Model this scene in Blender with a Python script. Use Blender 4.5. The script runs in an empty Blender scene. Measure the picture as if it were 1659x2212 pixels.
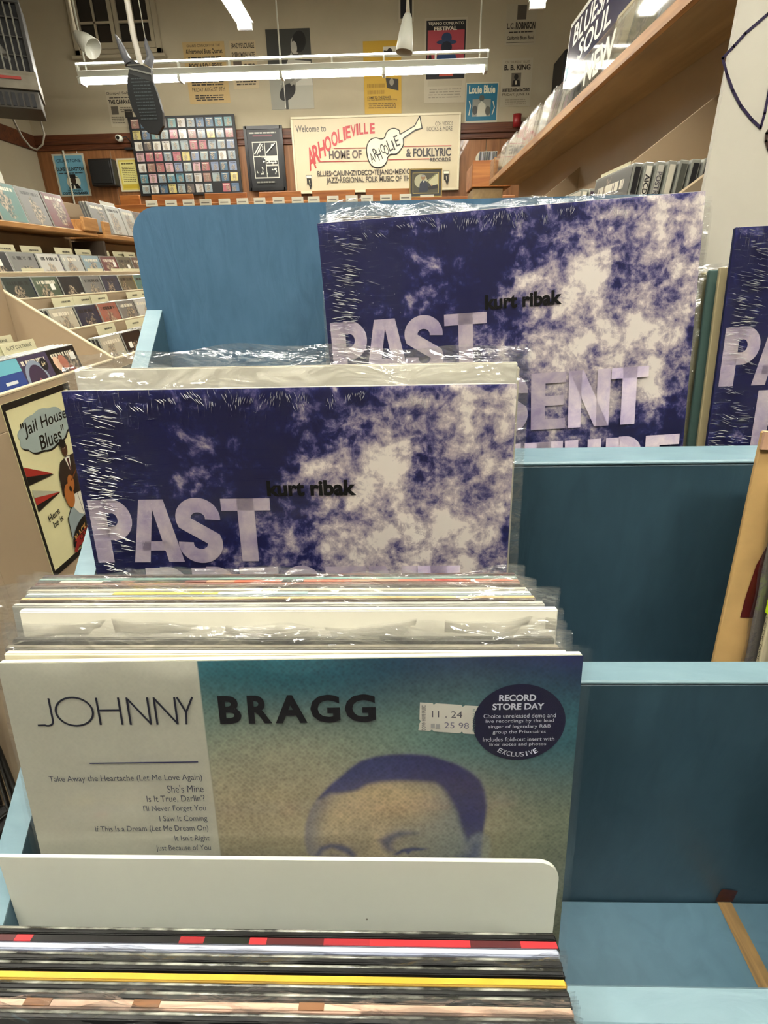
import bpy, math, random
from mathutils import Vector, Matrix, Euler
random.seed(7)
sc = bpy.context.scene
COL = sc.collection
R = math.radians

# ------------------------------------------------------------------ camera
FPX, CX, CY = 1163.0, 829.5, 1106.0
def _n(v): return Vector(v).normalized()
_Y = _n((858-CX, -(582-CY), -FPX))
_D = Vector((885-CX, -(3690-CY), -FPX))
_Z = -(_D - _Y*_D.dot(_Y)).normalized()
_X = _Y.cross(_Z)
RW = Matrix((_X, _Y, _Z))                     # world = RW @ camera
cam_d = bpy.data.cameras.new('camera'); cam = bpy.data.objects.new('camera', cam_d); COL.objects.link(cam)
cam_d.sensor_fit = 'HORIZONTAL'; cam_d.sensor_width = 36.0; cam_d.lens = 36.0*FPX/1659.0
cam_d.clip_start = 0.01; cam_d.clip_end = 60
cam.matrix_world = RW.to_4x4()
sc.camera = cam
def ray(u, v): return RW @ Vector(((u-CX)/FPX, -(v-CY)/FPX, -1.0))
def at_y(u, v, y): r = ray(u, v); return r*(y/r.y)
def at_z(u, v, z): r = ray(u, v); return r*(z/r.z)
def at_x(u, v, x): r = ray(u, v); return r*(x/r.x)
def proj(p):
    c = RW.transposed() @ Vector(p); return (CX-FPX*c.x/c.z, CY+FPX*c.y/c.z)
def y_for_u(u, x, z):
    a, b = 0.5, 12.0
    for _ in range(50):
        m = (a+b)/2
        s = proj((x, m, z))[0]
        if (s < u) == (x < 0): a = m
        else: b = m
    return a

# ------------------------------------------------------------------ world, exposure
w = bpy.data.worlds.new('world'); sc.world = w; w.use_nodes = True
w.node_tree.nodes['Background'].inputs[0].default_value = (0.75, 0.8, 0.9, 1)
w.node_tree.nodes['Background'].inputs[1].default_value = 0.12
vs = sc.view_settings
vs.view_transform = 'Standard'; vs.look = 'None'; vs.gamma = 1.0; vs.use_curve_mapping = False
vs.exposure = 1.68
TUBE_POWER = 19.0          # emission of the fluorescent tubes
FLOOR = -1.35; CEIL = 3.75

# ------------------------------------------------------------------ materials
def lin(c):
    if isinstance(c, str):
        c = c.lstrip('#'); c = [int(c[i:i+2], 16) for i in (0, 2, 4)]
    return tuple(((x/255)/12.92 if x <= 10.3 else (((x/255)+0.055)/1.055)**2.4) for x in c)+(1.0,)
_mats = {}
def N(nt, t, loc=None, **kw):
    n = nt.nodes.new(t)
    for k, v in kw.items():
        if k.startswith('i_'):
            key = k[2:].replace('_', ' ')
            n.inputs[int(key) if key.isdigit() else key].default_value = v
        else: setattr(n, k, v)
    return n
def base(name):
    m = bpy.data.materials.new(name); m.use_nodes = True
    return m, m.node_tree, m.node_tree.nodes['Principled BSDF']
def mat(col, rough=0.6, name=None, noise=0.0, scale=20, bump=0.0, bscale=None, stretch=(1,1,1), coat=0.0, metal=0.0, spec=0.5, emit=None, est=0):
    key = (str(col), rough, noise, scale, bump, bscale, stretch, coat, metal, spec, str(emit), est)
    if key in _mats: return _mats[key]
    m, nt, b = base(name or 'surface')
    c = lin(col)
    b.inputs['Roughness'].default_value = rough; b.inputs['Metallic'].default_value = metal
    b.inputs['Coat Weight'].default_value = coat; b.inputs['Coat Roughness'].default_value = 0.08
    b.inputs['Specular IOR Level'].default_value = spec
    b.inputs['Base Color'].default_value = c
    if emit:
        b.inputs['Emission Color'].default_value = lin(emit); b.inputs['Emission Strength'].default_value = est
    tc = N(nt, 'ShaderNodeTexCoord'); mp = N(nt, 'ShaderNodeMapping'); mp.inputs['Scale'].default_value = stretch
    nt.links.new(tc.outputs['Object'], mp.inputs[0])
    no = N(nt, 'ShaderNodeTexNoise', i_Scale=scale, i_Detail=5.0)
    nt.links.new(mp.outputs[0], no.inputs['Vector'])
    if noise:
        r = N(nt, 'ShaderNodeValToRGB')
        r.color_ramp.elements[0].position = .3; r.color_ramp.elements[1].position = .7
        r.color_ramp.elements[0].color = tuple(x*(1-noise) for x in c[:3])+(1,)
        r.color_ramp.elements[1].color = tuple(min(1, x*(1+noise)) for x in c[:3])+(1,)
        nt.links.new(no.outputs[0], r.inputs[0]); nt.links.new(r.outputs[0], b.inputs['Base Color'])
    if bump:
        nb = N(nt, 'ShaderNodeTexNoise', i_Scale=bscale or scale*3, i_Detail=4.0)
        nt.links.new(mp.outputs[0], nb.inputs['Vector'])
        bp = N(nt, 'ShaderNodeBump', i_Strength=bump, i_Distance=0.002)
        nt.links.new(nb.outputs[0], bp.inputs['Height']); nt.links.new(bp.outputs[0], b.inputs['Normal'])
    _mats[key] = m
    return m
def pm(col, rough=0.45): return mat(col, rough, 'printed ink')

def plastic(name, haze=0.06, gloss=0.22, bump=0.5, scale=40, stretch=(1,1,1), rough=0.08, tint=(1,1,1,1), dist=.004):
    m = bpy.data.materials.new(name); m.use_nodes = True; nt = m.node_tree; nt.nodes.clear()
    out = N(nt, 'ShaderNodeOutputMaterial'); tr = N(nt, 'ShaderNodeBsdfTransparent'); tr.inputs[0].default_value = tint
    gl = N(nt, 'ShaderNodeBsdfGlossy', i_Roughness=rough); df = N(nt, 'ShaderNodeBsdfDiffuse')
    df.inputs[0].default_value = (.8, .8, .76, 1)
    tc = N(nt, 'ShaderNodeTexCoord'); mp = N(nt, 'ShaderNodeMapping'); mp.inputs['Scale'].default_value = stretch
    no = N(nt, 'ShaderNodeTexNoise', i_Scale=scale, i_Detail=3.0, i_Distortion=.6)
    bp = N(nt, 'ShaderNodeBump', i_Strength=bump, i_Distance=dist)
    L = nt.links.new
    L(tc.outputs['Object'], mp.inputs[0]); L(mp.outputs[0], no.inputs['Vector']); L(no.outputs[0], bp.inputs['Height'])
    L(bp.outputs[0], gl.inputs['Normal'])
    m1 = N(nt, 'ShaderNodeMixShader'); m1.inputs[0].default_value = haze
    m2 = N(nt, 'ShaderNodeMixShader'); lw = N(nt, 'ShaderNodeLayerWeight', i_Blend=.25)
    L(bp.outputs[0], lw.inputs['Normal'])
    ma = N(nt, 'ShaderNodeMath', operation='MULTIPLY_ADD'); ma.inputs[1].default_value = .5; ma.inputs[2].default_value = gloss*.4
    L(lw.outputs['Fresnel'], ma.inputs[0])
    L(tr.outputs[0], m1.inputs[1]); L(df.outputs[0], m1.inputs[2]); L(m1.outputs[0], m2.inputs[1]); L(gl.outputs[0], m2.inputs[2])
    L(ma.outputs[0], m2.inputs[0]); L(m2.outputs[0], out.inputs[0])
    return m
POLY = plastic('clear poly sleeve', haze=.045, gloss=.25, bump=1.0, scale=26, stretch=(1, 1, 2.2), dist=.010)
ACRYL = plastic('clear acrylic', haze=.03, gloss=.10, bump=.02, scale=3, rough=.03)
CASE = mat('#8d8e86', .25, 'clear styrene', coat=.5)

def art_material(name):
    """printed cover: plain ground, a figure and a line of title; colours follow the object's own colour"""
    m, nt, b = base(name); L = nt.links.new
    def M(op, a, c=None, d=None):
        q = N(nt, 'ShaderNodeMath', operation=op)
        for i, s_ in enumerate((a, c, d)):
            if s_ is None: continue
            if isinstance(s_, (int, float)): q.inputs[i].default_value = s_
            else: L(s_, q.inputs[i])
        return q.outputs[0]
    oi = N(nt, 'ShaderNodeObjectInfo'); tc = N(nt, 'ShaderNodeTexCoord'); sp = N(nt, 'ShaderNodeSeparateXYZ'); L(tc.outputs['Generated'], sp.inputs[0])
    X, Z, RN = sp.outputs[0], sp.outputs[2], oi.outputs['Random']
    r2 = M('FRACT', M('MULTIPLY', RN, 37.7)); r3 = M('FRACT', M('MULTIPLY', RN, 91.3))
    cmb = N(nt, 'ShaderNodeCombineXYZ'); L(X, cmb.inputs[0]); L(Z, cmb.inputs[1]); L(M('MULTIPLY', RN, 83.0), cmb.inputs[2])
    n1 = N(nt, 'ShaderNodeTexNoise', i_Scale=5.0, i_Detail=4.0); L(cmb.outputs[0], n1.inputs['Vector'])
    n2 = N(nt, 'ShaderNodeTexNoise', i_Scale=14.0, i_Detail=4.0); L(cmb.outputs[0], n2.inputs['Vector'])
    cx = M('MULTIPLY_ADD', r2, .4, .3); cz = M('MULTIPLY_ADD', r3, .2, .3)
    dx = M('DIVIDE', M('SUBTRACT', X, cx), .26); dz = M('DIVIDE', M('SUBTRACT', Z, cz), .42)
    d = M('SQRT', M('ADD', M('MULTIPLY', dx, dx), M('MULTIPLY', dz, dz)))
    d = M('ADD', d, M('MULTIPLY', M('SUBTRACT', n1.outputs[0], .5), 2.2))
    fig = M('SMOOTH_MIN', M('MAXIMUM', M('MULTIPLY_ADD', d, -6.0, 6.0), 0.0), 1.0, .2)
    hs = N(nt, 'ShaderNodeHueSaturation'); hs.inputs['Value'].default_value = .4; hs.inputs['Saturation'].default_value = .7; L(oi.outputs['Color'], hs.inputs['Color'])
    hs2 = N(nt, 'ShaderNodeHueSaturation'); hs2.inputs['Value'].default_value = .95; hs2.inputs['Saturation'].default_value = .55; L(oi.outputs['Color'], hs2.inputs['Color'])
    fc = N(nt, 'ShaderNodeMix', data_type='RGBA'); L(M('MULTIPLY', M('SUBTRACT', n2.outputs[0], .40), 4.0), fc.inputs[0]); L(hs.outputs[0], fc.inputs[6]); fc.inputs[7].default_value = lin('#b9a68c')
    bg = N(nt, 'ShaderNodeMix', data_type='RGBA'); L(n1.outputs[0], bg.inputs[0]); L(oi.outputs['Color'], bg.inputs[6]); L(hs2.outputs[0], bg.inputs[7])
    m1 = N(nt, 'ShaderNodeMix', data_type='RGBA'); L(fig, m1.inputs[0]); L(bg.outputs[2], m1.inputs[6]); L(fc.outputs[2], m1.inputs[7])
    n3 = N(nt, 'ShaderNodeTexNoise', i_Scale=1.0, i_Detail=2.0); c3 = N(nt, 'ShaderNodeCombineXYZ'); L(M('MULTIPLY', X, 26.0), c3.inputs[0]); L(M('MULTIPLY', RN, 50.0), c3.inputs[2]); L(c3.outputs[0], n3.inputs['Vector'])
    band = M('LESS_THAN', M('ABSOLUTE', M('SUBTRACT', Z, .86)), .045); band = M('MULTIPLY', band, M('LESS_THAN', M('ABSOLUTE', M('SUBTRACT', X, .5)), .40))
    tt = M('MULTIPLY', band, M('GREATER_THAN', n3.outputs[0], .47))
    tcn = N(nt, 'ShaderNodeMix', data_type='RGBA'); L(M('GREATER_THAN', r3, .45), tcn.inputs[0]); tcn.inputs[6].default_value = lin('#1a1712'); tcn.inputs[7].default_value = lin('#dcd6c2')
    m2 = N(nt, 'ShaderNodeMix', data_type='RGBA'); L(tt, m2.inputs[0]); L(m1.outputs[2], m2.inputs[6]); L(tcn.outputs[2], m2.inputs[7])
    L(m2.outputs[2], b.inputs['Base Color']); b.inputs['Roughness'].default_value = .35; b.inputs['Coat Weight'].default_value = .25
    b.inputs['Coat Roughness'].default_value = .1
    return m
ART = art_material('cover picture print'); ART_SMALL = ART

def wood(c1, c2, rough=.5, axis=1, sc=3.0, bump=.15, name='wood grain', coat=0.0):
    m, nt, b = base(name); L = nt.links.new
    tc = N(nt, 'ShaderNodeTexCoord'); mp = N(nt, 'ShaderNodeMapping')
    s = [sc*6]*3; s[axis] = sc*.5; mp.inputs['Scale'].default_value = s
    no = N(nt, 'ShaderNodeTexNoise', i_Scale=2.0, i_Detail=6.0, i_Distortion=1.2)
    r = N(nt, 'ShaderNodeValToRGB'); r.color_ramp.elements[0].color = lin(c1); r.color_ramp.elements[1].color = lin(c2)
    r.color_ramp.elements[0].position = .32; r.color_ramp.elements[1].position = .68
    L(tc.outputs['Object'], mp.inputs[0]); L(mp.outputs[0], no.inputs['Vector']); L(no.outputs[0], r.inputs[0]); L(r.outputs[0], b.inputs['Base Color'])
    bp = N(nt, 'ShaderNodeBump', i_Strength=bump, i_Distance=.001); L(no.outputs[0], bp.inputs['Height']); L(bp.outputs[0], b.inputs['Normal'])
    b.inputs['Roughness'].default_value = rough; b.inputs['Coat Weight'].default_value = coat
    return m

def blue_paint(name, c, c2, grain=(1, 1, 1), gs=30, bstr=.5, wear=None, ring=False):
    m, nt, b = base(name); L = nt.links.new
    tc = N(nt, 'ShaderNodeTexCoord'); mp = N(nt, 'ShaderNodeMapping'); mp.inputs['Scale'].default_value = grain
    L(tc.outputs['Object'], mp.inputs[0])
    n1 = N(nt, 'ShaderNodeTexNoise', i_Scale=5.0, i_Detail=6.0); L(tc.outputs['Object'], n1.inputs['Vector'])
    n2 = N(nt, 'ShaderNodeTexNoise', i_Scale=gs, i_Detail=5.0, i_Distortion=1.0); L(mp.outputs[0], n2.inputs['Vector'])
    r = N(nt, 'ShaderNodeValToRGB'); r.color_ramp.elements[0].color = lin(c); r.color_ramp.elements[1].color = lin(c2)
    r.color_ramp.elements[0].position = .3; r.color_ramp.elements[1].position = .72
    mx = N(nt, 'ShaderNodeMath', operation='MULTIPLY_ADD'); mx.inputs[1].default_value = .5
    h = N(nt, 'ShaderNodeMath', operation='MULTIPLY'); h.inputs[1].default_value = .5
    L(n1.outputs[0], h.inputs[0]); L(n2.outputs[0], mx.inputs[0]); L(h.outputs[0], mx.inputs[2]); L(mx.outputs[0], r.inputs[0])
    col = r.outputs[0]
    if wear:
        n3 = N(nt, 'ShaderNodeTexNoise', i_Scale=26.0, i_Detail=8.0); L(tc.outputs['Object'], n3.inputs['Vector'])
        r3 = N(nt, 'ShaderNodeValToRGB'); r3.color_ramp.elements[0].position = .66; r3.color_ramp.elements[1].position = .70
        L(n3.outputs[0], r3.inputs[0])
        mm = N(nt, 'ShaderNodeMix', data_type='RGBA'); L(r3.outputs[0], mm.inputs[0]); L(col, mm.inputs[6]); mm.inputs[7].default_value = lin(wear)
        col = mm.outputs[2]
    L(col, b.inputs['Base Color'])
    hsrc = n2.outputs[0]
    if ring:
        wv = N(nt, 'ShaderNodeTexWave', wave_type='RINGS', rings_direction='SPHERICAL', i_Scale=16.0, i_Distortion=6.0, i_Detail=3.0)
        wv.inputs['Detail Scale'].default_value = 1.5
        mp2 = N(nt, 'ShaderNodeMapping'); mp2.inputs['Scale'].default_value = (1.8, 1, .75); mp2.inputs['Location'].default_value = (.20, 0, .01)
        L(tc.outputs['Object'], mp2.inputs[0]); L(mp2.outputs[0], wv.inputs[0])
        ad = N(nt, 'ShaderNodeMath', operation='MULTIPLY_ADD'); ad.inputs[1].default_value = .35
        L(wv.outputs['Fac'], ad.inputs[0]); L(n2.outputs[0], ad.inputs[2]); hsrc = ad.outputs[0]
    bp = N(nt, 'ShaderNodeBump', i_Strength=bstr, i_Distance=.0012); L(hsrc, bp.inputs['Height']); L(bp.outputs[0], b.inputs['Normal'])
    b.inputs['Roughness'].default_value = .42
    return m
BLUE = blue_paint('satin blue paint', '#2b424f', '#36515f', grain=(1, 1, .3), gs=60, bstr=.35)
BLUE_GRAIN = blue_paint('blue paint over open grain', '#3f617a', '#507390', grain=(1.3, 1, .35), gs=70, bstr=.8, ring=True)
BLUE_RAIL = blue_paint('blue paint with top light on worn edge', '#627c87', '#77919b', grain=(.25, 1, 1), gs=60, bstr=.5)  # paler than the boards: light from above is put into the paint colour
BLUE_FLOOR = blue_paint('scuffed blue paint', '#3b5665', '#4b6979', gs=40, bstr=.25)
CREAM = mat('#a38f74', .55, 'tan painted board', noise=.05, scale=4, bump=.1)
CREAM_EDGE = mat('#c9b898', .5, 'cream edge tape', noise=.05, scale=10)
OAK = wood('#8a5c30', '#b98a52', axis=0, sc=4, name='oak veneer')
OAKY = wood('#9c6c3a', '#c3935a', axis=1, sc=4, name='oak veneer lengthwise')
SHELFU = wood('#8f7650', '#a58a60', axis=1, sc=2, name='particle board shelf')
PANEL = wood('#744a26', '#96643a', axis=2, sc=1.2, name='stained wall panelling', coat=.2)
DARKWOOD = wood('#43210f', '#6a3a1c', axis=0, sc=1.5, name='dark stained rail')
CARDM = mat('#cfc9a6', .55, 'cream card stock')
WALLP = mat('#aba188', .85, 'beige plaster', noise=.06, scale=1.5, bump=.2, bscale=60)
WHITE_EN = mat('#d9dccf', .35, 'white enamel', coat=.3)

# ------------------------------------------------------------------ mesh helpers
class MB:
    def __init__(s): s.v = []; s.f = []; s.mi = []; s.mats = []
    def _m(s, m):
        if m not in s.mats: s.mats.append(m)
        return s.mats.index(m)
    def face(s, pts, m):
        i = len(s.v); s.v += [tuple(p) for p in pts]; s.f.append(tuple(range(i, i+len(pts)))); s.mi.append(s._m(m))
    def raw(s, vs_, fs_, m):
        i = len(s.v); k = s._m(m); s.v += [tuple(p) for p in vs_]
        for f in fs_: s.f.append(tuple(a+i for a in f)); s.mi.append(k)
    def box(s, x0, x1, y0, y1, z0, z1, m, ch=0.0):
        if ch <= 0:
            v = [(x, y, z) for x in (x0, x1) for y in (y0, y1) for z in (z0, z1)]
            s.raw(v, [(0,1,3,2), (4,6,7,5), (0,4,5,1), (2,3,7,6), (0,2,6,4), (1,5,7,3)], m); return
        c = min(ch, (x1-x0)/2.1, (y1-y0)/2.1, (z1-z0)/2.1)
        v = []; 
        for (X, sx) in ((x0, 1), (x1, -1)):
            for (Y, sy) in ((y0, 1), (y1, -1)):
                for (Z, sz) in ((z0, 1), (z1, -1)):
                    v += [(X, Y+sy*c, Z+sz*c), (X+sx*c, Y, Z+sz*c), (X+sx*c, Y+sy*c, Z)]
        def q(i, j, k, a): return (i*4+j*2+k)*3+a
        F = []
        for i in (0, 1):
            F.append((q(i,0,0,0), q(i,1,0,0), q(i,1,1,0), q(i,0,1,0)))
            F.append((q(0,i,0,1), q(1,i,0,1), q(1,i,1,1), q(0,i,1,1)))
            F.append((q(0,0,i,2), q(1,0,i,2), q(1,1,i,2), q(0,1,i,2)))
            for j in (0, 1):
                F.append((q(i,j,0,0), q(i,j,1,0), q(i,j,1,1), q(i,j,0,1)))
                F.append((q(i,0,j,0), q(i,1,j,0), q(i,1,j,2), q(i,0,j,2)))
                F.append((q(0,i,j,1), q(1,i,j,1), q(1,i,j,2), q(0,i,j,2)))
                for k in (0, 1): F.append((q(i,j,k,0), q(i,j,k,1), q(i,j,k,2)))
        s.raw(v, F, m)
    def prism(s, poly, a0, a1, m, axis='x'):
        """poly in the plane across the axis: x -> (y,z), y -> (x,z), z -> (x,y)"""
        def P(p, a): return {'x': (a, p[0], p[1]), 'y': (p[0], a, p[1]), 'z': (p[0], p[1], a)}[axis]
        n = len(poly); v = [P(p, a0) for p in poly]+[P(p, a1) for p in poly]
        s.raw(v, [tuple(range(n)), tuple(range(2*n-1, n-1, -1))]+[(i, (i+1) % n, n+(i+1) % n, n+i) for i in range(n)], m)
    def tube(s, pts, r, m, n=8):
        pts = [Vector(p) for p in pts]; rings = []
        rr = r if isinstance(r, (list, tuple)) else [r]*len(pts)
        for i, p in enumerate(pts):
            d = (pts[min(i+1, len(pts)-1)]-pts[max(i-1, 0)]).normalized()
            a = d.orthogonal().normalized() if i == 0 else (A-d*A.dot(d)).normalized()
            A = a; b = d.cross(a)
            rings.append([p+(a*math.cos(2*math.pi*k/n)+b*math.sin(2*math.pi*k/n))*rr[i] for k in range(n)])
        v = [q for rg in rings for q in rg]; F = []
        for i in range(len(pts)-1):
            for k in range(n): F.append((i*n+k, i*n+(k+1) % n, (i+1)*n+(k+1) % n, (i+1)*n+k))
        F.append(tuple(range(n))); F.append(tuple((len(pts)-1)*n+k for k in range(n)))
        s.raw(v, F, m)
    def lathe(s, prof, c, m, n=20, rot=None):
        v = []; F = []
        for (r, z) in prof:
            for k in range(n):
                p = Vector((r*math.cos(2*math.pi*k/n), r*math.sin(2*math.pi*k/n), z))
                if rot: p = rot @ p
                v.append(p+Vector(c))
        for i in range(len(prof)-1):
            for k in range(n): F.append((i*n+k, i*n+(k+1) % n, (i+1)*n+(k+1) % n, (i+1)*n+k))
        s.raw(v, F, m)
    def build(s, name, parent=None, smooth=False, loc=None, rot=None):
        me = bpy.data.meshes.new(name); me.from_pydata(s.v, [], s.f)
        for m in s.mats: me.materials.append(m)
        me.polygons.foreach_set('material_index', s.mi)
        if smooth: me.polygons.foreach_set('use_smooth', [True]*len(s.f))
        me.update()
        o = bpy.data.objects.new(name, me); COL.objects.link(o)
        if parent is not None: o.parent = parent
        if loc is not None: o.location = loc
        if rot is not None: o.rotation_euler = rot
        return o
def tag(o, label, cat, group=None):
    o['label'] = label; o['category'] = cat
    if group: o['group'] = group
    return o
def struct(o): o['kind'] = 'structure'; return o
def empty(name, loc=(0,0,0), rot=(0,0,0)):
    o = bpy.data.objects.new(name, None); COL.objects.link(o); o.location = loc; o.rotation_euler = rot
    o.empty_display_size = .05
    return o

_tx = {}
def txt(s, bold=0.0, res=3):
    k = (s, bold, res)
    if k in _tx: return _tx[k]
    cu = bpy.data.curves.new('t', 'FONT'); cu.body = s; cu.offset = bold; cu.resolution_u = res; cu.fill_mode = 'FRONT'
    o = bpy.data.objects.new('t', cu); COL.objects.link(o)
    dg = bpy.context.evaluated_depsgraph_get(); me = o.evaluated_get(dg).to_mesh()
    V = [(v.co.x, v.co.y) for v in me.vertices]; F = [tuple(p.vertices) for p in me.polygons]
    o.evaluated_get(dg).to_mesh_clear(); bpy.data.objects.remove(o); bpy.data.curves.remove(cu)
    x0 = min(v[0] for v in V); x1 = max(v[0] for v in V); y0 = min(v[1] for v in V); y1 = max(v[1] for v in V)
    V = [((x-x0)/(x1-x0), (y-y0)/(y1-y0)) for x, y in V]
    _tx[k] = (V, F, (x1-x0)/(y1-y0)); return _tx[k]
class PR(MB):
    """flat print in the local x-z plane, facing -y; W,H scale unit coordinates (0..1, z up)"""
    def __init__(s, W, H, x0, z0, y, step=.0002):
        super().__init__(); s.W = W; s.H = H; s.x0 = x0; s.z0 = z0; s.y = y; s.step = step
    def m(s, p): return (s.x0+p[0]*s.W, s.y, s.z0+p[1]*s.H)
    def nxt(s): s.y -= s.step
    def rect(s, x0, z0, x1, z1, c):
        s.nxt(); s.face([s.m(p) for p in ((x0, z0), (x1, z0), (x1, z1), (x0, z1))], pm(c) if isinstance(c, (str, tuple)) else c)
    def poly(s, pts, c): s.nxt(); s.face([s.m(p) for p in pts], pm(c))
    def ell(s, cx, cz, rx, rz, c, n=24, a=0):
        ca, sa = math.cos(a), math.sin(a)
        s.poly([(cx+rx*math.cos(t)*ca-rz*math.sin(t)*sa, cz+rx*math.cos(t)*sa+rz*math.sin(t)*ca) for t in (2*math.pi*i/n for i in range(n))], c)
    def line(s, pts, wd, c):
        """polyline of given width (in units of W)"""
        s.nxt(); k = s.H/s.W
        for (a, b) in zip(pts[:-1], pts[1:]):
            dx, dz = b[0]-a[0], (b[1]-a[1])*k; L = math.hypot(dx, dz) or 1; nx, nz = -dz/L*wd/2, dx/L*wd/2/k
            ex, ez = dx/L*wd*.3, dz/L*wd*.3/k
            s.face([s.m(p) for p in ((a[0]-ex-nx, a[1]-ez-nz), (b[0]+ex-nx, b[1]+ez-nz), (b[0]+ex+nx, b[1]+ez+nz), (a[0]-ex+nx, a[1]-ez+nz))], pm(c) if isinstance(c, (str, tuple)) else c)
    def text(s, t, x0, z0, x1, z1, c, bold=0.0, a=0.0, skew=0.0, dz=0.0):
        """fit text to a box; a rotates about the box centre (true angle); dz raises the right end"""
        s.nxt(); V, F, _ = txt(t, bold); k = s.H/s.W
        mx, mz = (x0+x1)/2, (z0+z1)/2; ca, sa = math.cos(a), math.sin(a); out = []
        for (u, v) in V:
            px = x0+u*(x1-x0)+skew*v*(z1-z0)*k-mx; pz = (z0+v*(z1-z0)+dz*u-mz)*k
            out.append(s.m((mx+px*ca-pz*sa, mz+(px*sa+pz*ca)/k)))
        s.raw(out, F, pm(c) if isinstance(c, (str, tuple)) else c)
    def lines(s, x0, z0, x1, z1, n, c, frac=.5, seed=1):
        """n rows of small illegible print as broken bars"""
        rd = random.Random(seed); h = (z1-z0)/n; s.nxt(); m_ = pm(c)
        for i in range(n):
            x = x0+rd.random()*.04*(x1-x0)
            while x < x1-.02*(x1-x0):
                l = rd.uniform(.05, .2)*(x1-x0); e = min(x+l, x1)
                s.face([s.m(p) for p in ((x, z0+i*h), (e, z0+i*h), (e, z0+i*h+h*frac), (x, z0+i*h+h*frac))], m_)
                x = e+.025*(x1-x0)

    def ribbon(s, pts, wd, c, closed=False):
        """mitred stroke along a path given in unit coordinates; wd in units of W"""
        k = s.H/s.W; P = [Vector((a, b*k)) for a, b in pts]; n = len(P); lf, rt = [], []
        for i in range(n):
            a = P[i-1] if (i or closed) else P[0]; b = P[(i+1) % n] if (i < n-1 or closed) else P[-1]
            d1 = (P[i]-a).normalized() if (P[i]-a).length > 1e-9 else (b-P[i]).normalized(); d2 = (b-P[i]).normalized() if (b-P[i]).length > 1e-9 else d1
            m = Vector((-(d1.y+d2.y), d1.x+d2.x)); m = m.normalized() if m.length > 1e-6 else Vector((-d1.y, d1.x))
            f = 1/max(.5, m.dot(Vector((-d1.y, d1.x))))
            lf.append(P[i]+m*wd/2*f); rt.append(P[i]-m*wd/2*f)
        mt = pm(c) if isinstance(c, (str, tuple)) else c
        for i in range(n if closed else n-1):
            j = (i+1) % n; s.face([s.m((q.x, q.y/k)) for q in (lf[i], lf[j], rt[j], rt[i])], mt)
    def glyph(s, ch, x0, z0, x1, z1, sw, c):
        """condensed heavy capitals"""
        mt = pm(c) if isinstance(c, (str, tuple)) else c; w, h = x1-x0, z1-z0; hw = sw*.74
        q = lambda *a: s.face([s.m(p) for p in a], mt)
        r = lambda a, b, c_, d: q((a, b), (c_, b), (c_, d), (a, d))
        arc = lambda cx, cz, rx, rz, a0, a1, n=14: [(cx+rx*math.cos(R(a0+(a1-a0)*i/n)), cz+rz*math.sin(R(a0+(a1-a0)*i/n))) for i in range(n+1)]
        if ch in 'PR':
            r(x0, z0, x0+sw, z1); lo = z0+h*(.38 if ch == 'P' else .44); zc, rz = (z1-hw/2+lo+hw/2)/2, (z1-hw/2-lo-hw/2)/2; rx = w*.30
            s.ribbon([(x0+sw*.9, z1-hw/2)]+arc(x1-sw/2-rx, zc, rx, rz, 90, -90)+[(x0+sw*.9, lo+hw/2)], (sw+hw)/2*.98, mt)
            if ch == 'R': r(x1-sw*1.02, z0, x1-sw*.04, lo+h*.06); q((x1-sw*1.02, lo), (x1-sw*.04, lo), (x1-sw*.2, lo+h*.1), (x1-sw*1.25, lo+h*.08))
        if ch in 'EFLT':
            if ch == 'T': r(x0, z1-hw, x1, z1); r((x0+x1-sw)/2, z0, (x0+x1+sw)/2, z1)
            else:
                r(x0, z0, x0+sw, z1); r(x0+sw, z1-hw, x1, z1); r(x0+sw, z0+h*.5-hw*.42, x1-w*.06, z0+h*.5+hw*.5)
                if ch == 'E': r(x0+sw, z0, x1, z0+hw)
        if ch == 'N': r(x0, z0, x0+sw*.9, z1); r(x1-sw*.9, z0, x1, z1); q((x0, z1), (x0+sw*1.0, z1), (x1, z0), (x1-sw*1.0, z0))
        if ch == 'A':
            cx = (x0+x1)/2; q((x0, z0), (x0+sw*.95, z0), (cx+sw*.10, z1), (cx-sw*.72, z1)); q((x1-sw*.95, z0), (x1, z0), (cx+sw*.72, z1), (cx-sw*.10, z1)); r(x0+w*.2, z0+h*.19, x1-w*.2, z0+h*.34)
        if ch == 'U': s.ribbon([(x0+sw/2, z1)]+arc((x0+x1)/2, z0+w*.42, (w-sw)/2, w*.42-hw*.55, 180, 360)+[(x1-sw/2, z1)], sw*.95, mt)
        if ch == 'S':
            cx = (x0+x1)/2; rx = (w-sw)/2; rz = (h-hw)/4
            s.ribbon(arc(cx, z1-hw/2-rz, rx, rz, -8, 200, 22)+[(cx-rx*.55, z1-hw/2-rz*1.62), (cx, z0+h/2), (cx+rx*.55, z0+hw/2+rz*1.62)]+arc(cx, z0+hw/2+rz, rx, rz, 20, -188, 22), sw*.90, mt)

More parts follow.
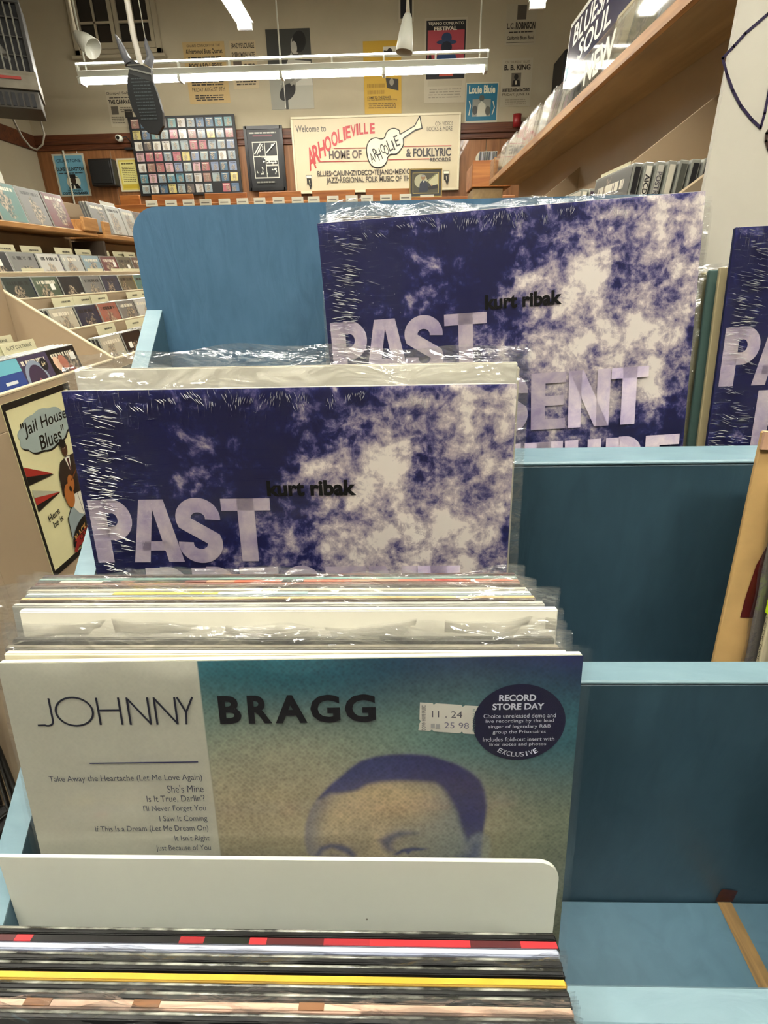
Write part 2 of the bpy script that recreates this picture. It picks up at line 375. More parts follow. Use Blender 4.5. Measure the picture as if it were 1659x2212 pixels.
# ------------------------------------------------------------------ room shell
XL, XR, YB, YF = -5.41, 4.6, 9.5, -6.6
def slab(name, *a, m):
    b = MB(); b.box(*a, m); return struct(b.build(name))
CARPET = mat('#2b2a29', .95, 'charcoal carpet', noise=.35, scale=140, bump=.6, bscale=300)
slab('floor', XL, XR, YF, YB, FLOOR-.05, FLOOR, m=CARPET)
slab('ceiling', XL, XR, YF, YB, CEIL, CEIL+.05, m=mat('#e2ddcf', .9, 'ceiling paint'))
wall_back = slab('wall_back', XL, XR, YB, YB+.1, FLOOR, CEIL, m=WALLP)
slab('wall_left', XL-.1, XL, YF, YB+.1, FLOOR, CEIL, m=WALLP)
slab('wall_right', XR, XR+.1, YF, YB+.1, FLOOR, CEIL, m=WALLP)
slab('wall_front', XL, XR, YF-.1, YF, FLOOR, CEIL, m=WALLP)
RAILZ = 1.82
x = XL
k = 0
while x < XR-.01:
    wd = (.62, .5, .74, .58)[k % 4]; x2 = min(x+wd, XR)
    b = MB(); b.box(x+.004, x2-.004, -.014, 0, 0, RAILZ-FLOOR-.1, PANEL, .003)
    b.build('wood_panel', wall_back, loc=(0, YB, FLOOR)); x = x2; k += 1
b = MB(); b.box(XL, XR, YB-.03, YB, RAILZ-.10, RAILZ+.10, DARKWOOD, .008)
b.box(XL, XR, YB-.06, YB-.03, RAILZ-.03, RAILZ+.015, DARKWOOD, .008); b.box(XL, XR, YB-.045, YB-.03, RAILZ-.10, RAILZ-.075, DARKWOOD, .006)
struct(b.build('trim_1'))
b = MB(); b.box(XL, XL+.03, YF, YB-.03, RAILZ-.10, RAILZ+.10, DARKWOOD, .008); struct(b.build('trim_2'))

# ------------------------------------------------------------------ fluorescent lamps
TUBE = mat('#ffffff', .4, 'fluorescent tube', emit='#fffaf0', est=TUBE_POWER)
TUBE_TOP = mat('#fffffe', .4, 'fluorescent uplight', emit='#fffaf0', est=TUBE_POWER*.5)
def fixture(name, label, x, y, z, n, rotz, up=False, rods=True, seg=1.24, group=None):
    """n twin-tube units end to end along the local x axis"""
    r = tag(empty(name, (x, y, z), (0, 0, rotz)), label, 'ceiling lamp', group)
    L = n*seg
    b = MB(); b.box(0, L, -.05, .05, .03, .10, WHITE_EN, .005)
    b.prism([(-.05, .045), (-.085, .030), (-.085, .024), (-.05, .035)], 0, L, WHITE_EN); b.prism([(.05, .045), (.085, .030), (.085, .024), (.05, .035)], 0, L, WHITE_EN)
    b.build('housing', r)
    for i in range(n+1):
        b = MB(); xx = min(max(i*seg, .02), L-.02); b.box(xx-.02, xx+.02, -.075, .075, -.035, .03, WHITE_EN, .004); b.build('lamp_holder', r)
    for i in range(n):
        for s in (-.04, .04):
            b = MB(); b.tube([(i*seg+.03, s, 0), ((i+1)*seg-.03, s, 0)], .019, TUBE, 10); b.build('tube', r, True)
    if up:
        b = MB(); b.box(-.02, L+.02, -.03, .03, .16, .185, WHITE_EN, .004); b.box(0, L, -.034, -.03, .165, .18, TUBE_TOP)
        b.build('upper_channel', r)
        for i in range(n*2+1):
            b = MB(); b.box(i*seg/2-.01, i*seg/2+.01, -.03, .03, .10, .16, WHITE_EN); b.build('bracket', r)
    if rods:
        for i in range(0, n+1, 2 if n > 2 else 1):
            b = MB(); xx = min(max(i*seg, .1), L-.1); b.tube([(xx, 0, .1), (xx, 0, CEIL-z)], .010, WHITE_EN, 6); b.build('rod', r)
    return r
fixture('fluorescent_lamp', 'long white fluorescent lamp hung crosswise in front of the far wall posters', -3.86, 8.1, 2.17, 4, 0, up=True)
for i in range(3):
    fixture('fluorescent_lamp', 'fluorescent lamp of the left row, '+('its bright tip at the top of the photo', 'second from the far end', 'third from the far end', 'behind the camera')[i], -1.52, (4.5, .9, -1.9, -4.8)[i], 2.28, 2, R(90))
    fixture('fluorescent_lamp', 'fluorescent lamp of the right row, '+('its bright tip at the top right of the photo', 'second from the far end', 'third from the far end', 'behind the camera')[i], 1.36, (4.25, 1.0, -1.9, -4.8)[i], 2.28, 2, R(90))
fixture('fluorescent_lamp', 'added unseen fluorescent lamp behind and above the camera, brightening the near records', -1.25, -.75, 1.75, 2, 0)  # fill lamp added out of view to brighten the foreground
fixture('fluorescent_lamp', 'added unseen fluorescent lamp above the blue record rack, brightening it', -1.15, .15, 2.0, 2, 0)  # second added fill lamp, unseen, lifts the light on the rack
# ------------------------------------------------------------------ blue record rack
RX0, RX1 = -.2365, .95
rack = tag(empty('record_rack', (0, .3, FLOOR)), 'stepped wooden record rack painted blue, holding the records in front', 'record rack')
def rk(name, fn, m=None, **kw):
    b = MB(); fn(b); o = b.build(name, rack, **kw); o.location = (0, -.3, -FLOOR); return o
# back panel with a rounded corner
def rounded(x0, x1, z0, z1, r, right=True, n=10):
    p = [(x0, z0), (x1, z0)]
    if right: p += [(x1-r+r*math.cos(t), z1-r+r*math.sin(t)) for t in (math.pi/2*i/n for i in range(n+1))]
    else: p += [(x1, z1)]
    p += [(x0+r-r*math.sin(t), z1-r+r*math.cos(t)) for t in (math.pi/2*i/n for i in range(n+1))]
    return p
rk('back_panel', lambda b: b.prism(rounded(-.252, RX1+.016, -.66, .058, .026), .572, .590, BLUE_GRAIN, 'y'))
side = [(.03, -.66), (.5715, -.66), (.5715, -.034), (.451, -.135), (.315, -.245), (.176, -.358), (.03, -.48)]
rk('side_panel', lambda b: b.prism(side, -.2525, RX0, BLUE_FLOOR, 'x'))
for (p, q) in zip(side[2:-1], side[3:]):      # worn top edge, overhead light put into its paler colour, one strip per run
    def edge(b, p=p, q=q):
        b.prism([p, (p[0], p[1]+.0015), (q[0], q[1]+.0015), q], -.2525, RX0, BLUE_RAIL, 'x')
    rk('top_edge', edge)
rk('side_panel', lambda b: b.prism(side, RX1, RX1+.016, BLUE_FLOOR, 'x'))
boards = [(.156, .1745, -.379, -.64), (.2930, .3145, -.261, -.51), (.412, .4505, -.143, -.39)]
for (y0, y1, zt, zb) in boards:
    rk('front_board', lambda b: b.box(RX0, RX1, y0+.0005, y1-.0005, zb, zt-.0035, BLUE, .001))
    rk('board_edge', lambda b: b.box(RX0, RX1, y0, y1, zt-.0035, zt, BLUE_RAIL, .0012))
rk('front_board', lambda b: b.box(RX0, RX1, .03, .045, -.66, -.47, BLUE, .002))
for (y0, y1, z) in ((.046, .1555, -.63), (.175, .2925, -.505), (.315, .4115, -.3875), (.451, .5715, -.272)):
    rk('shelf', lambda b: b.box(RX0, RX1, y0, y1, z-.014, z, BLUE_FLOOR, .001))
BARE = wood('#5f4a2c', '#8a6c40', axis=1, sc=9, name='bare wood where a divider was')
rk('bare_strip', lambda b: b.face([(.272, .2925, -.5045), (.284, .2925, -.5045), (.2835, .1755, -.5045), (.2690, .1755, -.5045)], BARE))
rk('bare_patch', lambda b: b.face([(.270, .2926, -.504), (.285, .2926, -.504), (.286, .2926, -.489), (.272, .2926, -.487)], mat('#40150c', .6, 'old red stain', noise=.4, scale=200)))
rk('base', lambda b: b.box(RX0-.016, RX1+.016, .03, .572, FLOOR, -.661, BLUE, .003))

# ------------------------------------------------------------------ records
RECW = .315
def jacket_mesh(w, h, t, m, edge=None):
    b = MB(); b.box(-w/2, w/2, -t/2, t/2, 0, h, m, .0007)
    if edge: b.box(-w/2+.001, w/2-.001, -t/2+.0003, t/2-.0003, h-.0001, h+.0004, edge)
    return b
def sleeve(parent, w, h, t, over=.008, seed=0, wav=.0022, mt=None, name='plastic_sleeve'):
    rd = random.Random(seed); ph = [rd.uniform(0, 6.3) for _ in range(6)]; b = MB(); NX, NZ = 46, 30
    for s in (-1, 1):
        v = []
        for j in range(NZ+1):
            fz = j/NZ
            for i in range(NX+1):
                fx = i/NX; X = -w/2-over*.7+fx*(w+over*1.4); Z = -.001+fz*(h+over+.001)
                e = max(0, (Z-h)/over)+max(0, (abs(X)-w/2)/(over*.7))*.7
                wv = wav*(.25+e)*(math.sin(fx*31+ph[0]+fz*3)+.6*math.sin(fx*67+ph[1])+.4*math.sin(fz*41+ph[2]+fx*13))
                pinch = 1-.55*min(1, e)
                Y = s*(t/2+.0009+(0.0006 if e < .01 else 0))*pinch+(wv if e > 0 else abs(wv)*.12*s)
                if j == NZ: Z += .0022*math.sin(fx*9+ph[3])+.0015*math.sin(fx*27+ph[4])
                v.append((X, Y, Z))
        F = [(j*(NX+1)+i, j*(NX+1)+i+1, (j+1)*(NX+1)+i+1, (j+1)*(NX+1)+i) for j in range(NZ) for i in range(NX)]
        b.raw(v, F, mt or POLY)
    return b.build(name, parent, True)
def record(label, top, botY, w=RECW, t=.0036, col='#222222', edge=None, roll=0, yaw=0, group=None, mtl=None, h=RECW, cat='record'):
    """top = world point of the middle of the top edge; botY = y of the bottom edge"""
    lean = math.asin(max(-.9, min(.9, (top[1]-botY)/h)))
    rot = Euler((-lean, roll, yaw), 'XYZ')
    M = rot.to_matrix(); loc = Vector(top)-M @ Vector((0, 0, h))
    o = jacket_mesh(w, h, t, mtl or mat(col, .4, 'printed jacket board', coat=.3), edge).build('vinyl_record', loc=loc, rot=rot)
    return tag(o, label, 'record', group)

# --- sky cover (three copies of the same release)
def sky_material(name, letters=False):
    m, nt, b = base(name); L = nt.links.new
    tc = N(nt, 'ShaderNodeTexCoord'); mp = N(nt, 'ShaderNodeMapping'); mp.inputs['Scale'].default_value = (1, 0.01, 1)
    L(tc.outputs['Object'], mp.inputs[0])
    n0 = N(nt, 'ShaderNodeTexNoise', i_Scale=34.0, i_Detail=10.0, i_Roughness=.66, i_Distortion=.35); L(mp.outputs[0], n0.inputs['Vector'])
    n1 = N(nt, 'ShaderNodeTexNoise', i_Scale=110.0, i_Detail=8.0, i_Roughness=.65, i_Distortion=.3); L(mp.outputs[0], n1.inputs['Vector'])
    if not letters:
        at = N(nt, 'ShaderNodeAttribute', attribute_name='dens')
        a1 = N(nt, 'ShaderNodeMath', operation='SUBTRACT'); a1.inputs[1].default_value = .5; L(n0.outputs[0], a1.inputs[0])
        a2 = N(nt, 'ShaderNodeMath', operation='MULTIPLY_ADD'); a2.inputs[1].default_value = 2.6; L(a1.outputs[0], a2.inputs[0]); L(at.outputs['Fac'], a2.inputs[2])
        b1 = N(nt, 'ShaderNodeMath', operation='SUBTRACT'); b1.inputs[1].default_value = .5; L(n1.outputs[0], b1.inputs[0])
        b2 = N(nt, 'ShaderNodeMath', operation='MULTIPLY_ADD'); b2.inputs[1].default_value = 1.5; L(b1.outputs[0], b2.inputs[0]); L(a2.outputs[0], b2.inputs[2])
        r = N(nt, 'ShaderNodeValToRGB'); cr = r.color_ramp
        cr.elements[0].position = .12; cr.elements[0].color = lin('#15184a'); cr.elements[1].position = 1.0; cr.elements[1].color = lin('#efe6de')
        for p, c in ((.32, '#1f2460'), (.48, '#5f5a86'), (.64, '#9d92a4'), (.84, '#cbbfc0')): e = cr.elements.new(p); e.color = lin(c)
        L(b2.outputs[0], r.inputs[0])
        # darker violet towards the upper left, deep blue to the right: as printed
        sp = N(nt, 'ShaderNodeSeparateXYZ'); L(tc.outputs['Object'], sp.inputs[0])
    else:
        r = N(nt, 'ShaderNodeValToRGB'); cr = r.color_ramp
        cr.elements[0].position = .36; cr.elements[0].color = lin('#a294b4'); cr.elements[1].position = .68; cr.elements[1].color = lin('#d9cccd')
        L(n0.outputs[0], r.inputs[0])
    L(r.outputs[0], b.inputs['Base Color'])
    b.inputs['Roughness'].default_value = .4
    return m
SKY = sky_material('sky photograph print'); SKYL = sky_material('lilac lettering print', True)
def shrink_material():
    m = plastic('shrink wrap', haze=.004, gloss=.05, bump=.0, rough=.10)
    nt = m.node_tree; L = nt.links.new
    bp = [n for n in nt.nodes if n.bl_idname == 'ShaderNodeBump'][0]; bp.inputs['Strength'].default_value = 1.0; bp.inputs['Distance'].default_value = .0016
    tc = N(nt, 'ShaderNodeTexCoord')
    def lay(s, rot, seed):
        mp = N(nt, 'ShaderNodeMapping'); mp.inputs['Scale'].default_value = s; mp.inputs['Rotation'].default_value = (0, rot, 0); mp.inputs['Location'].default_value = (seed, seed, 0)
        no = N(nt, 'ShaderNodeTexNoise', i_Scale=1.0, i_Detail=2.0, i_Distortion=.4); L(tc.outputs['Object'], mp.inputs[0]); L(mp.outputs[0], no.inputs['Vector'])
        rr = N(nt, 'ShaderNodeValToRGB'); rr.color_ramp.elements[0].position = .56; rr.color_ramp.elements[1].position = .68; L(no.outputs[0], rr.inputs[0])
        return rr.outputs[0]
    def grad(src, a, c):
        mr = N(nt, 'ShaderNodeMapRange'); mr.inputs[1].default_value = a; mr.inputs[2].default_value = c; mr.inputs[3].default_value = 1; mr.inputs[4].default_value = 0; L(src, mr.inputs[0]); return mr.outputs[0]
    sp = N(nt, 'ShaderNodeSeparateXYZ'); L(tc.outputs['Object'], sp.inputs[0])
    gl_ = grad(sp.outputs[0], -.1575, -.085); gt = grad(sp.outputs[2], .315, .280)
    def mul(a, c):
        q = N(nt, 'ShaderNodeMath', operation='MULTIPLY'); L(a, q.inputs[0]); L(c, q.inputs[1]); return q.outputs[0]
    a = mul(lay((70, 1, 420), R(14), 3), gl_); c = mul(lay((420, 1, 90), R(-8), 9), gt)
    s = N(nt, 'ShaderNodeMath', operation='ADD'); L(a, s.inputs[0]); L(c, s.inputs[1])
    f = lay((9, 1, 300), R(2), 5); f2 = N(nt, 'ShaderNodeMath', operation='MULTIPLY'); f2.inputs[1].default_value = .03; L(f, f2.inputs[0])
    s2 = N(nt, 'ShaderNodeMath', operation='ADD'); L(s.outputs[0], s2.inputs[0]); L(f2.outputs[0], s2.inputs[1])
    for l in list(bp.inputs['Height'].links): nt.links.remove(l)
    L(s2.outputs[0], bp.inputs['Height'])
    return m
SHRINK = shrink_material()
BLOBS = [  # u, t(down), ru, rt, angle, amount
 (.93,.04,.13,.10,0,.42),(.78,.10,.12,.07,-.5,.30),(.90,.13,.10,.10,0,.12),(.66,.12,.09,.05,-.6,.22),(.54,.06,.03,.03,0,.22),(.30,.17,.05,.10,.3,.20),(.25,.21,.04,.03,0,.15),
 (.56,.18,.05,.04,-.6,.26),(.68,.17,.10,.08,0,.38),(.72,.26,.13,.11,-.3,.42),(.60,.33,.12,.10,0,.34),(.92,.28,.09,.16,.2,.40),(.86,.38,.12,.10,0,.38),(.66,.42,.14,.10,0,.32),
 (.45,.22,.05,.03,0,.20),(.35,.32,.10,.05,0,.16),(.42,.40,.12,.06,0,.22),(.80,.52,.16,.12,0,.36),(.60,.58,.16,.10,0,.30),(.40,.56,.14,.10,0,.22),(.93,.50,.05,.05,0,.2),
 (.80,.17,.06,.05,0,-.34),(.86,.11,.05,.03,.4,-.22),(.78,.22,.03,.06,.3,-.28),(.99,.52,.06,.10,0,-.34),(.85,.60,.07,.05,0,-.25),(.5,.48,.05,.03,0,-.2),(.74,.39,.03,.04,0,-.2),(.97,.66,.1,.08,0,-.3),(.55,.50,.14,.035,0,-.16),(.75,.47,.16,.02,0,-.2),(.8,.60,.16,.012,0,-.15),
 (.48,.12,.08,.06,0,-.12),(.12,.12,.2,.14,0,-.18),(.1,.5,.12,.2,0,-.1)]
def dens(u, t):
    d = .10
    for (cu, ct, ru, rt, a, k) in BLOBS:
        x, y = u-cu, t-ct; c, s = math.cos(a), math.sin(a); x, y = x*c+y*s, -x*s+y*c
        d += k*math.exp(-(x/ru)**2-(y/rt)**2)
    d += .34*max(0, u-.15)
    return min(.97, d*.93)
CREASE = plastic('creased film highlights', haze=.55, gloss=.8, bump=.3, scale=300, rough=.15)
def creases(o, t, seed=2):
    rd = random.Random(seed); b = MB(); y0 = -t/2-.0017
    def ridge(x, z, a, l, wd, cv):
        n = 5; ce = []
        for i in range(n+1):
            f = i/n; aa = a+cv*(f-.5); x += math.cos(aa)*l/n; z += math.sin(aa)*l/n; ce.append((x, z, aa, wd*math.sin(math.pi*(.06+.88*f))))
        for (p_, q_) in zip(ce[:-1], ce[1:]):
            if not (-RECW/2 < p_[0] < RECW/2 and 0 < p_[1] < RECW): return
            def pt(c, s_): return (c[0]-math.sin(c[2])*c[3]*s_, y0 if s_ else y0-.00035, c[1]+math.cos(c[2])*c[3]*s_)
            b.face([pt(p_, 0), pt(q_, 0), pt(q_, .5), pt(p_, .5)], CREASE); b.face([pt(p_, -.5), pt(q_, -.5), pt(q_, 0), pt(p_, 0)], CREASE)
    for _ in range(46):                              # fans running in from the left edge
        z = RECW*(1-rd.random()**1.1*.62); x = -RECW/2+.002+abs(rd.gauss(0, .016)); a = R(-14)+rd.gauss(0, .12)
        for k in range(rd.randint(2, 7)): ridge(x+rd.uniform(-.003, .004), z-k*rd.uniform(.0016, .0030), a+k*.03, rd.uniform(.003, .011), rd.uniform(.00025, .0006), rd.uniform(-.3, .3))
    for _ in range(34):                              # short ones hanging from the top edge
        x = -RECW/2+RECW*rd.uniform(.06, .80); z = RECW-.0015-abs(rd.gauss(0, .005)); a = R(-80)+rd.gauss(0, .2)+(.5 if x < -.06 else -.3)
        for k in range(rd.randint(2, 7)): ridge(x+k*rd.uniform(.0012, .0024), z+rd.uniform(-.001, .001), a+.03*k, rd.uniform(.002, .006), rd.uniform(.00022, .0005), rd.uniform(-.5, .5))
    c = b.build('film_creases', o); c['kind'] = 'stuff'
def sky_cover(o, t):
    n = 80; b = MB(); v = []; dl = []
    for j in range(n+1):
        for i in range(n+1):
            v.append((-RECW/2+RECW*i/n, -t/2-.0003, RECW*j/n)); dl.append(dens(i/n, 1-j/n))
    b.raw(v, [(j*(n+1)+i, j*(n+1)+i+1, (j+1)*(n+1)+i+1, (j+1)*(n+1)+i) for j in range(n) for i in range(n)], SKY)
    c = b.build('cover_print', o)
    at = c.data.attributes.new('dens', 'FLOAT', 'POINT'); at.data.foreach_set('value', dl)
    p = PR(RECW, RECW, -RECW/2, 0, -t/2-.0004, .00012)
    def word(s, xs, z0, z1):
        for ch, (a, c_) in zip(s, xs): p.nxt(); p.glyph(ch, a, z0, c_, z1, .040, SKYL)
    word('PAST', [(.010, .112), (.100, .222), (.212, .322), (.325, .441)], .592, .750)
    word('PRESENT', [(.123, .228), (.236, .345), (.353, .448), (.452, .556), (.563, .660), (.668, .783), (.785, .887)], .418, .577)
    word('FUTURE', [(.335, .425), (.430, .535), (.545, .655), (.660, .765), (.778, .882), (.890, .985)], .222, .382)
    p.build('lettering', o)
    q = PR(RECW, RECW, -RECW/2, 0, -t/2-.0010, .0001)
    q.text('kurt ribak', .437, .7545, .644, .792, mat('#060609', .7, 'black ink', spec=.2), bold=.04)
    q.build('name_lettering', o)
    b = MB(); n = 2
    b.face([(-RECW/2, -t/2-.0016, 0), (RECW/2, -t/2-.0016, 0), (RECW/2, -t/2-.0016, RECW), (-RECW/2, -t/2-.0016, RECW)], SHRINK)
    b.build('shrink_wrap', o)
    creases(o, t)
NAVY = '#15183f'
WEDGE = mat('#cfc9c0', .5, 'white jacket board edge')
p2 = record('sky-and-clouds record cover in shrink wrap, in the middle tier of the blue rack', (-.0765, .3735, -.0730), .3375, col=NAVY, edge=WEDGE, yaw=R(.4))
sky_cover(p2, .0036)
p3 = record('sky-and-clouds record cover standing highest and slightly crooked in the top tier, left column', (.0910, .5080, .0440), .4660, col=NAVY, edge=WEDGE, roll=R(-3.0))
sky_cover(p3, .0036)
p4 = record('sky-and-clouds record cover cut off by the right edge of the photo, top tier', (.4370, .5100, .0300), .4700, col=NAVY, edge=WEDGE, roll=R(-1.5))
sky_cover(p4, .0036)

# --- behind the middle tier cover
r = record('white-jacketed record in a loose clear sleeve directly behind the middle tier sky cover', (-.0740, .3890, -.0610), .3520, col='#ece8d8', edge=mat('#f4eedd', .5, 'cream board edge'))
sleeve(r, RECW, RECW, .0036, over=.013, seed=3, wav=.0016)
r = record('second white-jacketed record in the middle tier, behind the loose clear sleeve', (-.0700, .3990, -.0660), .3620, col='#cfc8b4', edge=mat('#e4dcc4', .5, 'cream board edge'))
# --- behind the top tier cover
r = record('pink-edged record in a clear sleeve behind the crooked sky cover in the top tier', (.0990, .5190, .0360), .4760, col='#7d4a4c', edge=mat('#b89a92', .5, 'pinkish board edge'))
sleeve(r, RECW, RECW, .0036, over=.010, seed=5)
r = record('dark-jacketed record in a clear sleeve leaning on the back panel of the blue rack', (.1040, .5300, .0420), .4850, col='#17151a', edge=mat('#cfc9b8', .5, 'pale board edge'))
sleeve(r, RECW, RECW, .0036, over=.011, seed=6)
# --- right column of the top tier: spines seen between the two sky covers
for (lb, xl, y, z, c, by) in (('cream-spined record between the two sky covers in the top tier', .2790, .5190, .0000, '#b9aa84', .4800),
                          ('teal-spined record between the two sky covers in the top tier', .2735, .5255, -.0020, '#4d6660', .4870),
                          ('pale yellow-spined record between the two sky covers in the top tier', .2700, .5320, -.0040, '#a39a72', .4930),
                          ('black-spined record behind the teal and cream spines in the top tier', .2640, .5400, -.0060, '#1d1b19', .5000),
                          ('dull grey-spined record leaning at the back of the right column, top tier', .2600, .5480, -.0090, '#3c3831', .5080)):
    o = record(lb, (xl+RECW/2, y, z), by, col=c, roll=R(-1.5))
    if c in ('#a39a72', '#3c3831'): sleeve(o, RECW, RECW, .0036, over=.006, seed=len(lb))
# --- middle tier, right column: tan jacket and its neighbours
tan = record('tan record jacket with a dark red shape at the right edge of the middle tier', (.411, .3720, -.1130), .3380, col='#b89a66', edge=mat('#e3c98c', .5, 'worn board edge'), mtl=mat('#b08f5c', .5, 'tan jacket board', noise=.14, scale=25), h=.262, roll=R(1.7))
p = PR(.315, .262, -.1575, 0, -.0021)
p.poly([(.16,.86),(.11,.80),(.075,.72),(.05,.62),(.042,.52),(.04,.455),(.3,.455),(.3,.86)], '#4a0808')
p.build('jacket_print', tan)
b = MB(); b.box(-.1578, .1578, -.0045, -.0019, .250, .2625, mat('#b58f74', .5, 'pinkish board')); b.build('inner_edge', tan)
def spine_text(o, t, z0, z1, x, c, h=RECW, wd=.0026, back=False):
    """lettering reading down the left spine"""
    q = MB(); V, F, _ = txt(t, .01)
    q.raw([(x, -wd/2+v*wd*.9+0.0, z1-u*(z1-z0)) for u, v in V], F, pm(c)); return q.build('spine_lettering', o)
for i, (lb, xl, y, z, c, by) in enumerate((
    ('record in a grey clear sleeve just in front of the tan jacket', .2710, .3645, -.135, '#57504e', .3300),
    ('cream-spined record with a lime green sticker on its spine, in front of the tan jacket', .2755, .3560, -.125, '#b9b092', .3255),
    ('lilac-jacketed record at the right edge of the photo, in front of the cream spine', .2805, .3480, -.118, '#9d8f9c', .3210))):
    o = record(lb, (xl+.1575, y, z), by, col=c, h=abs(-.3875-z)+.004, t=.0046 if i == 1 else .0036)
    hh = abs(-.3875-z)
    if i == 0: sleeve(o, RECW, hh, .0036, over=.006, seed=12)
    if i == 1:
        spine_text(o, 'NEW YORK DIXIELAND (THE COOK (VOL. 1)', .10, hh-.02, -.1577, '#222018')
        q = MB(); q.box(-.1581, -.15, -.0027, .0027, .150, .172, mat('#b9d916', .5, 'lime sticker')); q.build('lime_sticker', o)
    if i == 2:
        q = PR(RECW, hh, -RECW/2, 0, -.0021); q.rect(.02, .18, .2, .30, '#c2552c'); q.build('jacket_print', o)

# --- lower tier: the record in front
brg = record('front record of the lower tier, half off-white and half blue-green with a man\'s portrait', (-.0600, .2315, -.1900), .1815, col='#b9b9a9', edge=mat('#e9e6d4', .5, 'white board edge'), yaw=R(1.2))
def smooth(a, b_, x): x = max(0, min(1, (x-a)/(b_-a))); return x*x*(3-2*x)
def mixc(a, b_, k): return tuple(a[i]+(b_[i]-a[i])*k for i in range(3))
def C(h): return lin(h)[:3]
def ell_(u, t, cu, ct, ru, rt, soft=.15, a=0):
    x, y = u-cu, t-ct; c, s = math.cos(a), math.sin(a); x, y = x*c+y*s, -x*s+y*c
    return 1-smooth(1-soft, 1+soft, math.hypot(x/ru, y/rt))
HAIR = [(0.5325, 0.287), (0.5456, 0.2648), (0.5632, 0.2511), (0.5808, 0.2355), (0.5983, 0.2181), (0.6155, 0.2047), (0.6425, 0.1956), (0.6725, 0.1913), (0.7058, 0.1907), (0.7391, 0.1943), (0.7658, 0.2017), (0.7926, 0.2155), (0.8164, 0.2321), (0.8337, 0.2506), (0.8428, 0.2752), (0.847, 0.3083), (0.8526, 0.3462), (0.8506, 0.376), (0.833, 0.3669), (0.8192, 0.3751), (0.8124, 0.3879), (0.8051, 0.3704), (0.7979, 0.3489), (0.7923, 0.3234), (0.7835, 0.3023), (0.7731, 0.2814), (0.7627, 0.2648), (0.7492, 0.2543), (0.7187, 0.2514), (0.6816, 0.2496), (0.6511, 0.2516), (0.6273, 0.257), (0.6099, 0.2687), (0.5962, 0.2724), (0.5722, 0.2758), (0.5586, 0.2754), (0.541, 0.2872)]
HEAD = [(0.5325, 0.287), (0.5191, 0.3115), (0.5085, 0.3449), (0.5047, 0.379), (0.5081, 0.4096), (0.5196, 0.4253), (0.5296, 0.5045), (0.5467, 0.5992), (0.7682, 0.6059), (0.8218, 0.5132), (0.8383, 0.4457), (0.8402, 0.38), (0.847, 0.3083), (0.8428, 0.2752), (0.8337, 0.2506), (0.8164, 0.2321), (0.7926, 0.2155), (0.7391, 0.1943), (0.7058, 0.1907), (0.6725, 0.1913), (0.6425, 0.1956), (0.6155, 0.2047), (0.5983, 0.2181), (0.5808, 0.2355), (0.5632, 0.2511)]
BROWL = [(0.5255, 0.4145), (0.5335, 0.3972), (0.5532, 0.3891), (0.5741, 0.3918), (0.5912, 0.401), (0.6012, 0.4167), (0.5956, 0.4253), (0.5803, 0.4117), (0.5561, 0.4), (0.5383, 0.4061), (0.5287, 0.4212)]
BROWR = [(0.6444, 0.383), (0.6622, 0.3706), (0.6832, 0.3626), (0.7041, 0.3641), (0.718, 0.3679), (0.697, 0.3716), (0.676, 0.3796), (0.6686, 0.3967), (0.6754, 0.41), (0.6614, 0.4096), (0.6511, 0.3962)]
EYER = [(0.6718, 0.4165), (0.6896, 0.4039), (0.7107, 0.4001), (0.7388, 0.404), (0.7248, 0.408), (0.7071, 0.4092), (0.7, 0.4173), (0.693, 0.4106), (0.6788, 0.4189)]
EYEL = [(0.5407, 0.4281), (0.5554, 0.4153), (0.5729, 0.418), (0.6007, 0.4321)]
EAR = [(0.8159, 0.388), (0.8261, 0.3732), (0.84, 0.3693), (0.8524, 0.3761), (0.8566, 0.4022), (0.8522, 0.4328), (0.8459, 0.4639), (0.8315, 0.4589), (0.82, 0.4186)]
EARD = [(0.823, 0.3925), (0.8336, 0.395), (0.8323, 0.4146), (0.824, 0.4386), (0.7885, 0.4376), (0.7918, 0.4222), (0.82, 0.4186)]
def sdf(pl, u, t):
    ins = False; best = 9.0; n = len(pl); ax, ay = pl[-1]
    for (bx, by_) in pl:
        if (ay > t) != (by_ > t) and u < (bx-ax)*(t-ay)/(by_-ay)+ax: ins = not ins
        ex, ey = bx-ax, by_-ay; k = ((u-ax)*ex+(t-ay)*ey)/(ex*ex+ey*ey); k = 0 if k < 0 else 1 if k > 1 else k
        q = (u-ax-k*ex)**2+(t-ay-k*ey)**2
        if q < best: best = q
        ax, ay = bx, by_
    best = math.sqrt(best); return -best if ins else best
